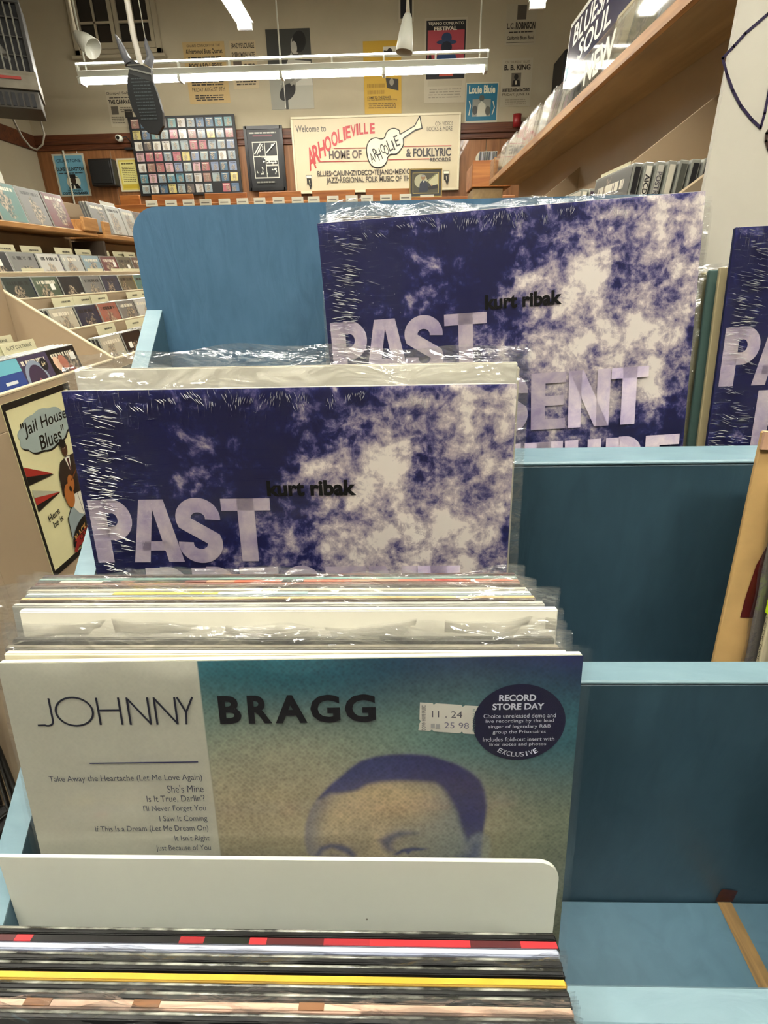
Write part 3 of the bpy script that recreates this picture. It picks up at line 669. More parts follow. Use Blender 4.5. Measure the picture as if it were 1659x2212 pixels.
def portrait(u, t):
    if u < .342: return C('#bcbcae')
    # printed colour wash
    top = mixc(C('#28606e'), C('#171d50'), smooth(.42, .92, u)); mid = mixc(C('#6f8a82'), C('#356472'), smooth(.6, 1.0, u)); low = mixc(C('#9d947c'), C('#76806f'), smooth(.75, 1.0, u))
    c = mixc(top, mid, smooth(.0, .16, t+.03*math.sin(u*9))); c = mixc(c, low, smooth(.16, .36, t+.10*(u < .7)*(.7-u)))
    c = mixc(c, C('#a79e86'), .6*ell_(u, t, .47, .23, .16, .10, .9))
    c = mixc(c, C('#6f7465'), smooth(.34, .5, t)*.8)
    if u < .48 or t > .47: return c
    d = sdf(HEAD, u, t); head = 1-smooth(-.004, .004, d)
    ear = 1-smooth(-.004, .004, sdf(EAR, u, t))
    if ear > 0: c = mixc(c, mixc(C('#8c8f84'), C('#454c7c'), 1-smooth(-.006, .006, sdf(EARD, u, t))), ear)
    if head > 0:
        f = mixc(C('#9a917e'), C('#7d8482'), smooth(.62, .82, u)); f = mixc(f, C('#b8a888'), ell_(u, t, .665, .295, .07, .04, 1.0)); f = mixc(f, C('#b3a588'), .8*ell_(u, t, .575, .33, .035, .05, 1.0))
        f = mixc(f, C('#b5a78c'), .7*ell_(u, t, .645, .375, .018, .05, .9)); f = mixc(f, C('#656b82'), .6*(1-smooth(0, .045, -d))); f = mixc(f, C('#72798a'), .6*smooth(.79, .83, u))
        for pl, k, so in ((BROWL, .85, .006), (BROWR, .75, .009), (EYER, .95, .003), (EYEL, .5, .006), (EARD, .6, .008)):
            e = 1-smooth(-so, so, sdf(pl, u, t)); f = mixc(f, C('#3c4470'), k*e)
        hr = sdf(HAIR, u, t); e = 1-smooth(-.007, .007, hr)
        f = mixc(f, mixc(C('#343d70'), C('#2c2f62'), smooth(.62, .8, u)), e*.96); c = mixc(c, f, head)
    return c
def weave_print(name):
    m, nt, b = base(name); L = nt.links.new
    at = N(nt, 'ShaderNodeAttribute', attribute_name='ink'); tc = N(nt, 'ShaderNodeTexCoord')
    mp = N(nt, 'ShaderNodeMapping'); mp.inputs['Scale'].default_value = (1, .001, 1); mp.inputs['Rotation'].default_value = (0, R(45), 0); L(tc.outputs['Object'], mp.inputs[0])
    vo = N(nt, 'ShaderNodeTexVoronoi', i_Scale=480.0); vo.inputs['Randomness'].default_value = .55; L(mp.outputs[0], vo.inputs['Vector'])
    no = N(nt, 'ShaderNodeTexNoise', i_Scale=260.0, i_Detail=4.0); L(mp.outputs[0], no.inputs['Vector'])
    no2 = N(nt, 'ShaderNodeTexNoise', i_Scale=40.0, i_Detail=4.0); L(mp.outputs[0], no2.inputs['Vector'])
    r = N(nt, 'ShaderNodeValToRGB'); r.color_ramp.elements[0].position = .1; r.color_ramp.elements[0].color = (.06, .10, .15, 1); r.color_ramp.elements[1].position = .85; r.color_ramp.elements[1].color = (1.75, 1.7, 1.6, 1)
    ad = N(nt, 'ShaderNodeMath', operation='MULTIPLY_ADD'); ad.inputs[1].default_value = .35; L(vo.outputs['Distance'], ad.inputs[0])
    a3 = N(nt, 'ShaderNodeMath', operation='MULTIPLY_ADD'); a3.inputs[1].default_value = .35; L(no2.outputs[0], a3.inputs[0]); 
    hh = N(nt, 'ShaderNodeMath', operation='MULTIPLY'); hh.inputs[1].default_value = .45; L(no.outputs[0], hh.inputs[0]); L(hh.outputs[0], a3.inputs[2]); L(a3.outputs[0], ad.inputs[2])
    L(ad.outputs[0], r.inputs[0])
    sp = N(nt, 'ShaderNodeSeparateXYZ'); L(tc.outputs['Object'], sp.inputs[0])
    st = N(nt, 'ShaderNodeMath', operation='GREATER_THAN'); st.inputs[1].default_value = .345*RECW-RECW/2; L(sp.outputs[0], st.inputs[0])
    fa = N(nt, 'ShaderNodeMapRange'); fa.inputs[3].default_value = .12; fa.inputs[4].default_value = .8; L(st.outputs[0], fa.inputs[0])
    mx = N(nt, 'ShaderNodeMix', data_type='RGBA', blend_type='MULTIPLY'); L(fa.outputs[0], mx.inputs[0]); L(at.outputs['Color'], mx.inputs[6]); L(r.outputs[0], mx.inputs[7])
    L(mx.outputs[2], b.inputs['Base Color']); b.inputs['Roughness'].default_value = .45; b.inputs['Coat Weight'].default_value = .35; b.inputs['Coat Roughness'].default_value = .15
    return m
def painted(o, name, W, H, x0, z0, y, fn, nx, nz, m):
    b = MB(); v = []; cl = []
    for j in range(nz+1):
        for i in range(nx+1):
            v.append((x0+W*i/nx, y, z0+H*j/nz)); cl += list(fn(i/nx, 1-j/nz))+[1.0]
    b.raw(v, [(j*(nx+1)+i, j*(nx+1)+i+1, (j+1)*(nx+1)+i+1, (j+1)*(nx+1)+i) for j in range(nz) for i in range(nx)], m)
    c = b.build(name, o); at = c.data.color_attributes.new('ink', 'FLOAT_COLOR', 'POINT'); at.data.foreach_set('color', cl); return c
WV = weave_print('halftone portrait print')
painted(brg, 'cover_print', RECW, RECW*.43, -RECW/2, RECW*.57, -.0021, lambda u, t: portrait(u, t*.43), 360, 155, WV)
painted(brg, 'cover_print_lower', RECW, RECW*.57, -RECW/2, 0, -.0021, lambda u, t: portrait(u, min(.46, .43+t*.57)), 60, 20, WV)
p = PR(RECW, RECW, -RECW/2, 0, -.0023, .00006)
INK = '#15182f'
zt_, zb2, sw_ = .9325, .8775, .0036
def rb(pts): p.nxt(); p.ribbon(pts, sw_, INK)
rb([(.0765, zt_), (.0765, zb2+.010)]+[(.066+.0105*math.cos(R(-i*12)), zb2+.010+.0105*math.sin(R(-i*12))) for i in range(1, 11)]+[(.048, zb2+.0005)])
p.nxt(); p.ribbon([(.1175+.0325*math.cos(R(i*9)), .905+.0285*math.sin(R(i*9))) for i in range(40)], sw_, INK, True)
rb([(.160, zb2), (.160, zt_)]); rb([(.1985, zb2), (.1985, zt_)]); rb([(.160, .907), (.1985, .907)])
for a_ in (.2135, .2610): rb([(a_, zb2), (a_, zt_)]); rb([(a_, zt_-.0015), (a_+.036, zb2+.0015)]); rb([(a_+.036, zb2), (a_+.036, zt_)])
rb([(.3025-.001, zt_), (.3145, .902)]); rb([(.3285, zt_), (.3145, .902), (.3125, zb2)])
for ch, a, b_ in (('B', .372, .415), ('R', .423, .468), ('A', .470, .530), ('G', .532, .588), ('G', .592, .650)):
    p.text(ch, a, .878, b_-.004, .934, mat('#0a0a14', .7, 'matt black ink', spec=.2), bold=.035)
p.rect(.129, .799, .325, .8015, '#22265a')
for (s, x0, t) in (('Take Away the Heartache (Let Me Love Again)', .050, .238), ("She's Mine", .262, .261), ("Is It True, Darlin'?", .222, .283), ("I'll Never Forget You", .213, .305),
                   ('I Saw It Coming', .240, .328), ('If This Is a Dream (Let Me Dream On)', .117, .350), ("It Isn't Right", .263, .373), ('Just Because of You', .225, .395)):
    p.text(s, x0, 1-t-.004, .3285, 1-t+.0125, '#3c3f52')
p.build('lettering', brg)
p = PR(RECW, RECW, -RECW/2, 0, -.0026, .00008)
p.ell(.897, .871, .081, .077, '#15163a', 48)
for s, x0, x1, z, h, bo in (('RECORD', .860, .924, .9145, .013, .03), ('STORE DAY', .849, .939, .8975, .013, .03), ('Choice unreleased demo and', .834, .960, .8815, .0085, .01), ('live recordings by the lead', .838, .957, .8705, .0085, .01),
    ('singer of legendary R&B', .843, .952, .8595, .0085, .01), ('group the Prisonaires', .851, .944, .8485, .0085, .01), ('Includes fold-out insert with', .834, .960, .8345, .0085, .01), ('liner notes and photos', .846, .946, .8235, .0085, .01)):
    p.text(s, x0, z, x1, z+h, '#d8dcea', bold=bo if bo > .01 else 0)
for i, ch in enumerate('EXCLUSIVE'):
    a = (i-4)*.135; xx = .896+.066*math.sin(a*.9); zz = .871-.0665*math.cos(a*.9)+.0035
    wd = .0035 if ch != 'I' else .0012
    p.text(ch, xx-wd, zz-.0045, xx+wd, zz+.0050, '#d8dcea', bold=.01, a=a)
p.build('round_sticker', brg)
p = PR(RECW, RECW, -RECW/2, 0, -.0024, .00008)
p.poly([(.723,.914),(.745,.9125),(.747,.909),(.751,.912),(.795,.908),(.797,.904),(.802,.907),(.826,.905),(.822,.848),(.800,.850),(.797,.854),(.793,.8505),(.748,.855),(.744,.859),(.740,.856),(.720,.858),(.722,.872),(.7245,.876),(.722,.880)], '#d9d6cc')
p.text('11 . 24', .744, .884, .797, .897, '#55535e', dz=-.002); p.text('25 98', .766, .862, .809, .874, '#77748a', dz=-.002)
p.text('DOWN HOME MUSIC', .7045, .880, .7545, .887, '#55535e', a=R(90)); p.text('(510) 525-2129', .795, .874, .841, .880, '#6a8a86', a=R(90))
p.rect(.742, .863, .749, .872, '#a9a7a8'); p.rect(.751, .862, .758, .871, '#a9a7a8')
p.build('price_tag', brg)
sleeve(brg, RECW, RECW, .0050, over=.007, seed=1, wav=.0006, mt=plastic('taut poly sleeve', haze=.012, gloss=.03, bump=.10, scale=14, stretch=(1, 1, 2)))

rk('riser_block', lambda b: b.box(RX0, .085, .2085, .2925, -.505, -.4895, BLUE_FLOOR, .001))
# --- lower tier stack behind it: (label, left u, right u, v at right, top height, colours)
CR = '#e3dcc0'
stack = [('cream-edged record directly behind the portrait record', -12, 1255, 1397, CR, '#d8cfae', 0),
 ('grey-edged record in a clear sleeve, third from the front of the lower tier', -20, 1246, 1384, '#7d7668', '#6b655c', 8),
 ('dark grey record in a crinkled clear sleeve in the lower tier', -8, 1240, 1366, '#55544e', '#4a4a46', 7),
 ('blue-edged record in a clear sleeve in the lower tier', 28, 1225, 1338, '#47759c', '#3f6a90', 9),
 ('white-edged record narrower than the blue one behind which it stands', 49, 1204, 1314, '#e2dfcf', '#d6d2c2', 0),
 ('white record in a wide loose clear sleeve in the lower tier', 20, 1190, 1302, '#c4c5bc', '#b9bab0', 9),
 ('tan-edged record with a brown line, in the middle of the lower tier stack', 49, 1157, 1289, '#d1b47c', '#5b443a', 0),
 ('pale blue and yellow record edge behind the tan one', 60, 1148, 1279, '#b7c4c2', '#8e9ba6', 0),
 ('cream record in a thin clear sleeve, fifth from the back of the lower tier', 63, 1140, 1270, '#d9d4bd', '#bcb8a6', 5),
 ('dark brown record edge, fourth from the back of the lower tier', 74, 1122, 1261, '#57453f', '#3f302d', 0),
 ('record with a picture printed over its beige and red edge, lower tier', 84, 1119, 1252, '#9a6a58', '#8a5c50', 0),
 ('teal-edged record, second from the back of the lower tier', 92, 1113, 1245, '#7fa39a', '#6c8f88', 4),
 ('dark brown record at the very back of the lower tier', 98, 1108, 1237, '#4a3638', '#3a2a2c', 0)]
for i, (lb, ul, ur, v, ec, fc, ov) in enumerate(stack):
    fz = -.505 if i < 4 else -.4895
    zt = -.190 if i < 4 else -.1785
    pr = at_z(ur, v, zt); Y = pr.y
    xr = pr.x; pl = ray(ul, v+18); xl = pl.x*(Y/pl.y)
    wd = max(.309, min(.3155, xr-xl)); cx = max((xl+xr)/2, RX0+.002+wd/2)
    by = .1865+(Y-.236)*(.2450-.1865)/(.304-.236)
    zt = fz+math.sqrt(RECW**2-(Y-by)**2)+.0005
    o = record(lb, (cx, Y, zt), by-.0005, w=wd, col=fc, edge=mat(ec, .45, 'jacket edge', noise=.06, scale=60, stretch=(1, 1, 1)), t=.0034, h=RECW)
    if i == 10:
        q = MB(); rd = random.Random(4); X = -wd/2+.002
        while X < wd/2-.02:
            l = rd.uniform(.008, .035); q.box(X, X+l, -.0015, .0015, RECW+.0004, RECW+.0008, pm(rd.choice(['#2c2325', '#b08a70', '#c4644c', '#d9c7ab', '#6e4a44', '#a84034']))); X += l
        q.build('edge_print', o)
    if i == 7:
        q = MB(); q.box(-.10, -.035, -.0015, .0015, RECW+.0004, RECW+.0008, pm('#d9c24a')); q.box(-.035, .02, -.0015, .0015, RECW+.0004, RECW+.0008, pm('#9fb7bb')); q.build('edge_print', o)
    if ov: sleeve(o, wd, RECW, .0034, over=ov*.001+.002, seed=20+i, wav=.0013)

for i in range(7):
    record('record in the lower tier right column, just outside the right edge of the photo', (.468, .2700-.0065*i, -.195), .2330-.0065*i, col=['#2c2a28', '#8c8474', '#3c4a5c', '#c9c0a8'][i % 4], group='records of the lower tier right column')
# --- white divider plate
b = MB(); b.prism(rounded(-.1795, .146, 0, .1965, .013)[:13]+[(-.1795, .1965)], -.0012, .0012, mat('#c2c4b8', .32, 'white plastic', coat=.2, noise=.02, scale=8), 'y')
le = math.asin((.2-.1785)/.2)
o = b.build('divider_plate', loc=(-.0565, .1785, -.5035), rot=(-le, 0, 0)); tag(o, 'blank white plastic divider with a rounded corner in front of the portrait record', 'divider')
b = MB(); b.lathe([(0, .0001), (.0007, .0001), (.0007, 0)], (.035, -.0013, .15), pm('#6a6458'), 8, Matrix.Rotation(R(90), 3, 'X')); b.build('speck', o)

def edge_glint_material():
    m, nt, b = base('painted edge highlight'); L = nt.links.new
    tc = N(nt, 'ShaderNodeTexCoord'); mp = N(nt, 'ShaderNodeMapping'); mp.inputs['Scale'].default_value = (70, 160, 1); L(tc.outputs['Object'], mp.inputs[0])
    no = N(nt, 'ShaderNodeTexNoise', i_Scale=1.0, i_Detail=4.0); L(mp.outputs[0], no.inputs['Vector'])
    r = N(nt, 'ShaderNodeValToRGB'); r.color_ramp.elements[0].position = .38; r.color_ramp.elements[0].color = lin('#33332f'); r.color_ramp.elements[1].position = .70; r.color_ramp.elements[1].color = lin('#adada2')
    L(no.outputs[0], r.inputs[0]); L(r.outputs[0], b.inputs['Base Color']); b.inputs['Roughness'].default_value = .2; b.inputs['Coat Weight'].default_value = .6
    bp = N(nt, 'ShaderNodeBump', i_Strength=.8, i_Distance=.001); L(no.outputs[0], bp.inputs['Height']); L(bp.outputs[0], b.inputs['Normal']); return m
EDGE_GLINT = edge_glint_material()  # pale broken strip, a highlight painted along the dark record edges
# --- lowest tier: tops of the records in front
low = [('black record with a pale edge at the back of the lowest tier', 1198, 2024, '#141414', '#0a0a0a', 0),
 ('black and red record edge in the lowest tier', 1207, 2044, '#231b1d', '#171416', 1),
 ('bluish white record edge in the lowest tier', 1207, 2058, '#b3b9cc', '#8d93a8', 0),
 ('black record in a crinkled sleeve, shorter than its neighbours in the lowest tier', 1188, 2080, '#141414', '#0a0a0a', 2),
 ('plain black record edge between the crinkled sleeve and the yellow one', 1203, 2101, '#141414', '#0a0a0a', 0),
 ('yellow record edge in the lowest tier', 1201, 2124, '#c69c34', '#96741e', 0),
 ('thin grey-edged black record just in front of the yellow one', 1199, 2146, '#141414', '#0a0a0a', 0),
 ('black record in a shiny sleeve, third from the front of the lowest tier', 1214, 2166, '#141414', '#0a0a0a', 2),
 ('beige-pink record edge with brown spots near the bottom of the photo', 1210, 2186, '#c6a48e', '#ae8e7c', 3),
 ('black record in a loose clear sleeve at the very bottom of the photo', 1222, 2212, '#141414', '#0a0a0a', 2)]
for i, (lb, ur, v, ec, fc, kind) in enumerate(low):
    p_ = at_z(ur, v, -.310); Y = p_.y; by = .1085-(.1660-Y)*.9
    zt = -.63+math.sqrt(RECW**2-(Y-by)**2)+.0005
    Y = at_z(ur, v, zt).y; xr = at_z(ur, v, zt).x
    o = record(lb, (max(xr-RECW/2, RX0+.0012+RECW/2), Y, zt), by, col=fc, edge=mat(ec, .3, 'jacket edge gloss', noise=.12, scale=45, stretch=(1, 1, 1), coat=.4), t=.0034)
    if kind == 1:
        q = MB()
        for a, c in ((-.13, '#b02026'), (-.12, '#161616'), (-.035, '#a3222a'), (-.02, '#181414'), (-.005, '#1c1a16'), (.006, '#c1272c'), (.02, '#7a1b20'), (.05, '#b02a2e'), (.07, '#5c1a1c'), (.075, '#bf2a2f'), (.12, '#7c1d20'), (.14, '#b8272c')):
            pass
        segs = [(-.1565, -.128, '#4a2022'), (-.128, -.119, '#c3272c'), (-.119, -.04, '#151313'), (-.04, -.027, '#8c2024'), (-.027, -.003, '#17180f'), (-.003, .006, '#cb2a2f'), (.006, .036, '#4a1618'), (.036, .06, '#94242a'), (.06, .112, '#c62a30'), (.112, .138, '#4c1c1e'), (.138, .1565, '#c42a30')]
        for a, b_, c in segs: q.box(a, b_, -.0016, .0016, RECW+.0003, RECW+.0009, pm(c))
        q.build('edge_print', o)
    if kind == 3:
        q = MB()
        for a, b_ in ((-.105, -.092), (-.052, -.039), (.028, .040)): q.box(a, b_, -.0016, .0016, RECW+.0003, RECW+.0009, pm('#7d5638'))
        q.build('edge_print', o)
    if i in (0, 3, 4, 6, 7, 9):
        q = MB(); q.box(-RECW/2+.001, RECW/2-.001, .0002, .0013, RECW+.0003, RECW+.0010, EDGE_GLINT); q.build('edge_highlight', o, True)
    if i in (0, 3, 4, 6, 7, 9, 1):
        q = MB(); q.box(-RECW/2, RECW/2, -.00195, -.0017, RECW-.012, RECW, pm('#070707')); q.build('front_face', o)
    if kind in (2, 3): sleeve(o, RECW, RECW, .0034, over=.0035, seed=50+i, wav=.0010)

# ------------------------------------------------------------------ disc cases
CW, CH_, CT = .142, .125, .0104
def case_mesh(spine):
    b = MB(); b.box(-CW/2, CW/2, -CT/2, CT/2, 0, CH_, CASE, .0008)
    for s in (-1, 1): b.box(s*CW/2-.0004, s*CW/2+.0004, -CT*.28, CT*.36, .004, CH_-.004, spine)
    return b
SP = {}
PROTO = {}
def disc(kind, loc, rotz, lean, label, color=None, spine='#222222', group=None, sticker=None, roll=0.0, h=1.0):
    """kind 'cover' = front of a stack with its printed insert; 'spine' = one filed behind"""
    k = ('c', spine)
    if k not in PROTO:
        me_o = case_mesh(pm(spine)).build('disc_case'); ins = MB()
        ins.box(-CW/2+.006, CW/2-.002, -CT/2-.0006, -CT/2, .003, CH_-.003, ART)
        io = ins.build('cover_insert')
        PROTO[k] = (me_o.data, io.data); bpy.data.objects.remove(me_o); bpy.data.objects.remove(io)
    o = bpy.data.objects.new('disc_case', PROTO[k][0]); COL.objects.link(o)
    o.location = loc; o.rotation_euler = (-lean, roll, rotz); tag(o, label, 'disc case', group)
    if kind == 'cover':
        c = bpy.data.objects.new('cover_insert', PROTO[k][1]); COL.objects.link(c); c.parent = o; c.color = tuple(q*.72 for q in lin(color)[:3])+(1,)
        if sticker:
            if 'st' not in PROTO:
                s = MB(); s.box(-.012, .012, -CT/2-.0012, -CT/2-.0006, -.010, .010, pm('#e6e6de')); q = s.build('price_sticker'); PROTO['st'] = q.data; bpy.data.objects.remove(q)
            q = bpy.data.objects.new('price_sticker', PROTO['st']); COL.objects.link(q); q.parent = o; q.location = (sticker[0], 0, sticker[1])
    return o
ORD = ['first', 'second', 'third', 'fourth', 'fifth', 'sixth', 'seventh', 'eighth', 'ninth', 'tenth', 'eleventh', 'twelfth', 'thirteenth']
def card(loc, rotz, lean, label, text=None, w=.125, h=.148, group=None):
    b = MB(); b.box(-w/2, w/2, -.0007, .0007, 0, h, CARDM, .0003); o = b.build('divider_card', loc=loc, rot=(-lean, 0, rotz)); tag(o, label, 'divider card', group)
    p = PR(w, h, -w/2, 0, -.0008)
    if text: p.text(text, .10, .885, .10+min(.8, .055*len(text)), .945, '#4c4a3c', bold=.01)
    else: p.lines(.38, .885, .82, .95, 1, '#5a5746', .6, int(loc[1]*100))
    p.rect(.02, .865, .98, .869, '#c4bd98')
    p.build('card_lettering', o)
    return o

# ------------------------------------------------------------------ left gondola
PAL = dict(teal='#4f8f84', black='#1a1a1a', grey='#8b8a84', red='#7c2a28', silver='#c9cbc2', cream='#cfc5a6', white='#dcdad0', brown='#6b4a34', green='#55684a', blue='#34578a', navy='#26304e',
           orange='#b4552c', lightblue='#8fb0bd', olive='#6b6444', purple='#4a3c66', yellow='#c9a93f', darkgreen='#2f3f33', pink='#b98a8c')
tiers = {'A': (-1.31, .157), 'B': (-1.24, .018), 'C': (-1.16, -.059), 'D': (-1.04, -.152), 'E': (-.90, -.240)}
GY0, GY1, GY2 = 1.03, 1.735, 4.2
gon = tag(empty('disc_bin', (-1.1, 2.6, FLOOR)), 'long tan stepped bin unit holding rows of discs on the left', 'display bin')
def gk(name, fn, root=None):
    root = root or gon; b = MB(); fn(b); o = b.build(name, root); o.location = tuple(-c for c in root.location); return o
order = ['A', 'B', 'C', 'D', 'E']
for i, k in enumerate(order):
    X, Z = tiers[k]
    y0 = GY0 if k == 'E' else GY1
    if k == 'A':
        gk('top_shelf', lambda b: b.box(-1.46, -1.31, GY1, 2.62, Z, Z+.018, OAKY, .002))
        gk('top_shelf', lambda b: b.box(-1.46, -1.295, 2.66, GY2, Z-.006, Z+.012, OAKY, .002))
        gk('shelf_stop', lambda b: b.box(-1.312, -1.298, 2.50, 2.62, Z+.018, Z+.068, OAKY, .002))
        gk('shelf_stop', lambda b: b.box(-1.44, -1.31, 2.605, 2.62, Z+.018, Z+.068, OAKY, .002))
        gk('shelf_stop', lambda b: b.box(-1.310, -1.296, 2.665, 2.72, Z+.012, Z+.062, OAKY, .002))
        continue
    Xb = tiers[order[i-1]][0] if k != 'B' else -1.44
    zf = Z-.062
    for (a, c) in (((y0, GY1-.008), (GY1+.008, 2.64), (2.64, GY2)) if k == 'E' else ((GY1+.008, 2.64), (2.64, GY2))):
        gk('bin_floor', lambda b: b.box(Xb, X-.012, a, c, zf-.010, zf, CREAM, .001))
        low_z = tiers[order[i+1]][1]-.062 if i < 4 else zf-.02
        gk('lip_board', lambda b: b.box(X-.012, X, a, c, low_z, Z-.006, CREAM, .001))
        gk('lip_edge', lambda b: b.box(X-.013, X+.001, a, c, Z-.006, Z, CREAM_EDGE, .0012))
gk('back_board', lambda b: b.box(-1.455, -1.44, GY1, 2.63, -.06, .150, CREAM, .001))
gk('back_board', lambda b: b.box(-1.455, -1.44, 2.65, GY2, -.06, .144, CREAM, .001))
gk('back_board', lambda b: b.box(-1.49, -1.461, GY0, GY2, FLOOR, .30, CREAM, .001))
gk('joint_strip', lambda b: b.box(-1.44, -1.30, 2.631, 2.649, -.05, .140, mat('#3a2e22', .7, 'dark gap trim')))
prof = [(-.90, -.31), (-.90, -.240), (-1.0, -.171), (-1.16, -.060), (-1.24, -.005), (-1.31, .043), (-1.46, .147), (-1.46, -.31)]
gk('unit_divider', lambda b: b.prism(prof, GY1-.0075, GY1+.0075, CREAM, 'y'))
gk('divider_edge', lambda b: b.prism([(-.902, -.240), (-1.46, .147), (-1.46, .152), (-.900, -.2365)], GY1-.0075, GY1+.0075, CREAM_EDGE, 'y'))
gk('unit_divider', lambda b: b.prism([(p[0], p[1]) for p in prof], GY2, GY2+.015, CREAM, 'y'))
gk('end_panel', lambda b: b.prism([(-.9, FLOOR), (-.9, -.24), (-1.46, .16), (-1.46, FLOOR)], GY0-.015, GY0, CREAM, 'y'))
gk('front_panel', lambda b: b.box(-.918, -.900, GY0, GY2, FLOOR, -.3225, CREAM, .002))
gk('near_back', lambda b: b.box(-1.20, -1.185, GY0, GY1-.008, -.30, .05, CREAM, .002))

CUR = {}
def stack_at(tier, u, depth, col, nm, idx, rowname, spines=('#222222',), sticker=None, side='left', yaw=0, zz=None):
    """a stack: printed cover in front, plain cases filed behind it"""
    X, Z = tiers[tier]
    zb = {'A': Z+.0185, 'B': Z-.0615, 'C': Z-.0615, 'D': Z-.0615, 'E': Z-.0615}[tier] if zz is None else zz
    x = X-.019-.004
    if tier == 'A': x = X-.022
    y = max(y_for_u(u, x, zb+.06)+CW/2, CUR.get(tier, GY1+.016+CW/2))
    if tier == 'A' and 2.62-CW/2-.006 < y < 2.66+CW/2: y = 2.665+CW/2
    CUR[tier] = y+CW+.008
    lean = R(13)
    disc('cover', (x, y, zb), R(90)+yaw, lean, nm, col, spines[0], sticker=sticker)
    for k in range(1, depth):
        disc('spine', (x-.0125*k, y+random.uniform(-.003, .003), zb), R(90)+yaw, lean-R(.3)*k, 'case filed behind the '+nm.split(' disc cover')[0]+' cover, '+rowname, None, spines[k % len(spines)], group='cases filed behind the '+nm)
rows = {
 'A': ('top row of the left bins', [(-8, 'teal', 'teal', 4, ('#111111', '#1d1d1d')), (52, 'grey', 'black-and-white', 3, ('#d8d8d8', '#444444')), (103, 'red', 'dark red', 2, ('#3a1414',)), (148, 'grey', 'dull grey', 3, ('#555555',)), (188, 'silver', 'silvery', 3, ('#bbbbbb',)), (226, 'silver', 'shiny white', 4, ('#dddddd',)), (258, 'brown', 'brown', 3, ('#222222',)), (286, 'black', 'black', 3, ('#111111',))]),
 'B': ('second row of the left bins', [(-28, 'black', 'black', 4, ('#9c2d2d', '#222222')), (38, 'grey', 'portrait-printed grey', 3, ('#cccccc',)), (95, 'white', 'black-and-white checkered', 4, ('#222222',)), (143, 'silver', 'foil-bright', 5, ('#4c3a5a', '#222222')), (185, 'lightblue', 'pale blue', 4, ('#222222', '#7a2a2a')), (223, 'red', 'red guitar-printed', 3, ('#5a1a1a', '#222222')), (257, 'olive', 'olive', 4, ('#7c2c1c', '#333322')), (288, 'brown', 'brown', 4, ('#222222', '#884422'))]),
 'C': ('third row of the left bins', [(12, 'darkgreen', 'dark green wheel-printed', 3, ('#222222',)), (76, 'green', 'grey-green', 4, ('#1f2a44', '#4c4c6a', '#222222')), (130, 'black', 'black', 3, ('#222222',)), (178, 'grey', 'grey street-scene', 2, ('#555555',)), (218, 'navy', 'dark navy', 4, ('#222222', '#556655')), (256, 'olive', 'dark olive', 3, ('#111111', '#b5a13c')), (290, 'teal', 'teal', 3, ('#c7b64a', '#336655'))]),
 'D': ('fourth row of the left bins', [(104, 'cream', 'pale grey sketch', 3, ('#222222',)), (160, 'navy', 'navy and yellow', 3, ('#222222',)), (209, 'orange', 'orange-red arch-printed', 2, ('#884422',)), (250, 'grey', 'silvery grey', 4, ('#444444', '#888888')), (286, 'white', 'white-framed', 3, ('#222222',)), (316, 'blue', 'blue', 4, ('#8a2a2a', '#223355'))]),
 'E': ('lowest row of the left bins', [(196, 'cream', 'beige', 3, ('#222222',)), (243, 'black', 'black', 3, ('#222222',)), (283, 'grey', 'dark grey', 4, ('#222222', '#3a5a8a')), (317, 'red', 'dull red', 3, ('#5a2a2a',))]),
}
STK = {('A', 3): (.04, .03), ('B', 0): (.02, .09), ('B', 5): (.045, .09), ('B', 6): (.03, .08), ('C', 1): (.03, .09), ('C', 2): (.05, .055), ('E', 2): (.03, .1), ('E', 1): (-.03, .08)}
for tr, (rn, lst) in rows.items():
    for i, (u, c, cn, d, sps) in enumerate(lst):
        stack_at(tr, u, d, PAL[c], '%s disc cover, %s from near end, %s' % (cn, ORD[i], rn), i, rn, sps, sticker=STK.get((tr, i)))
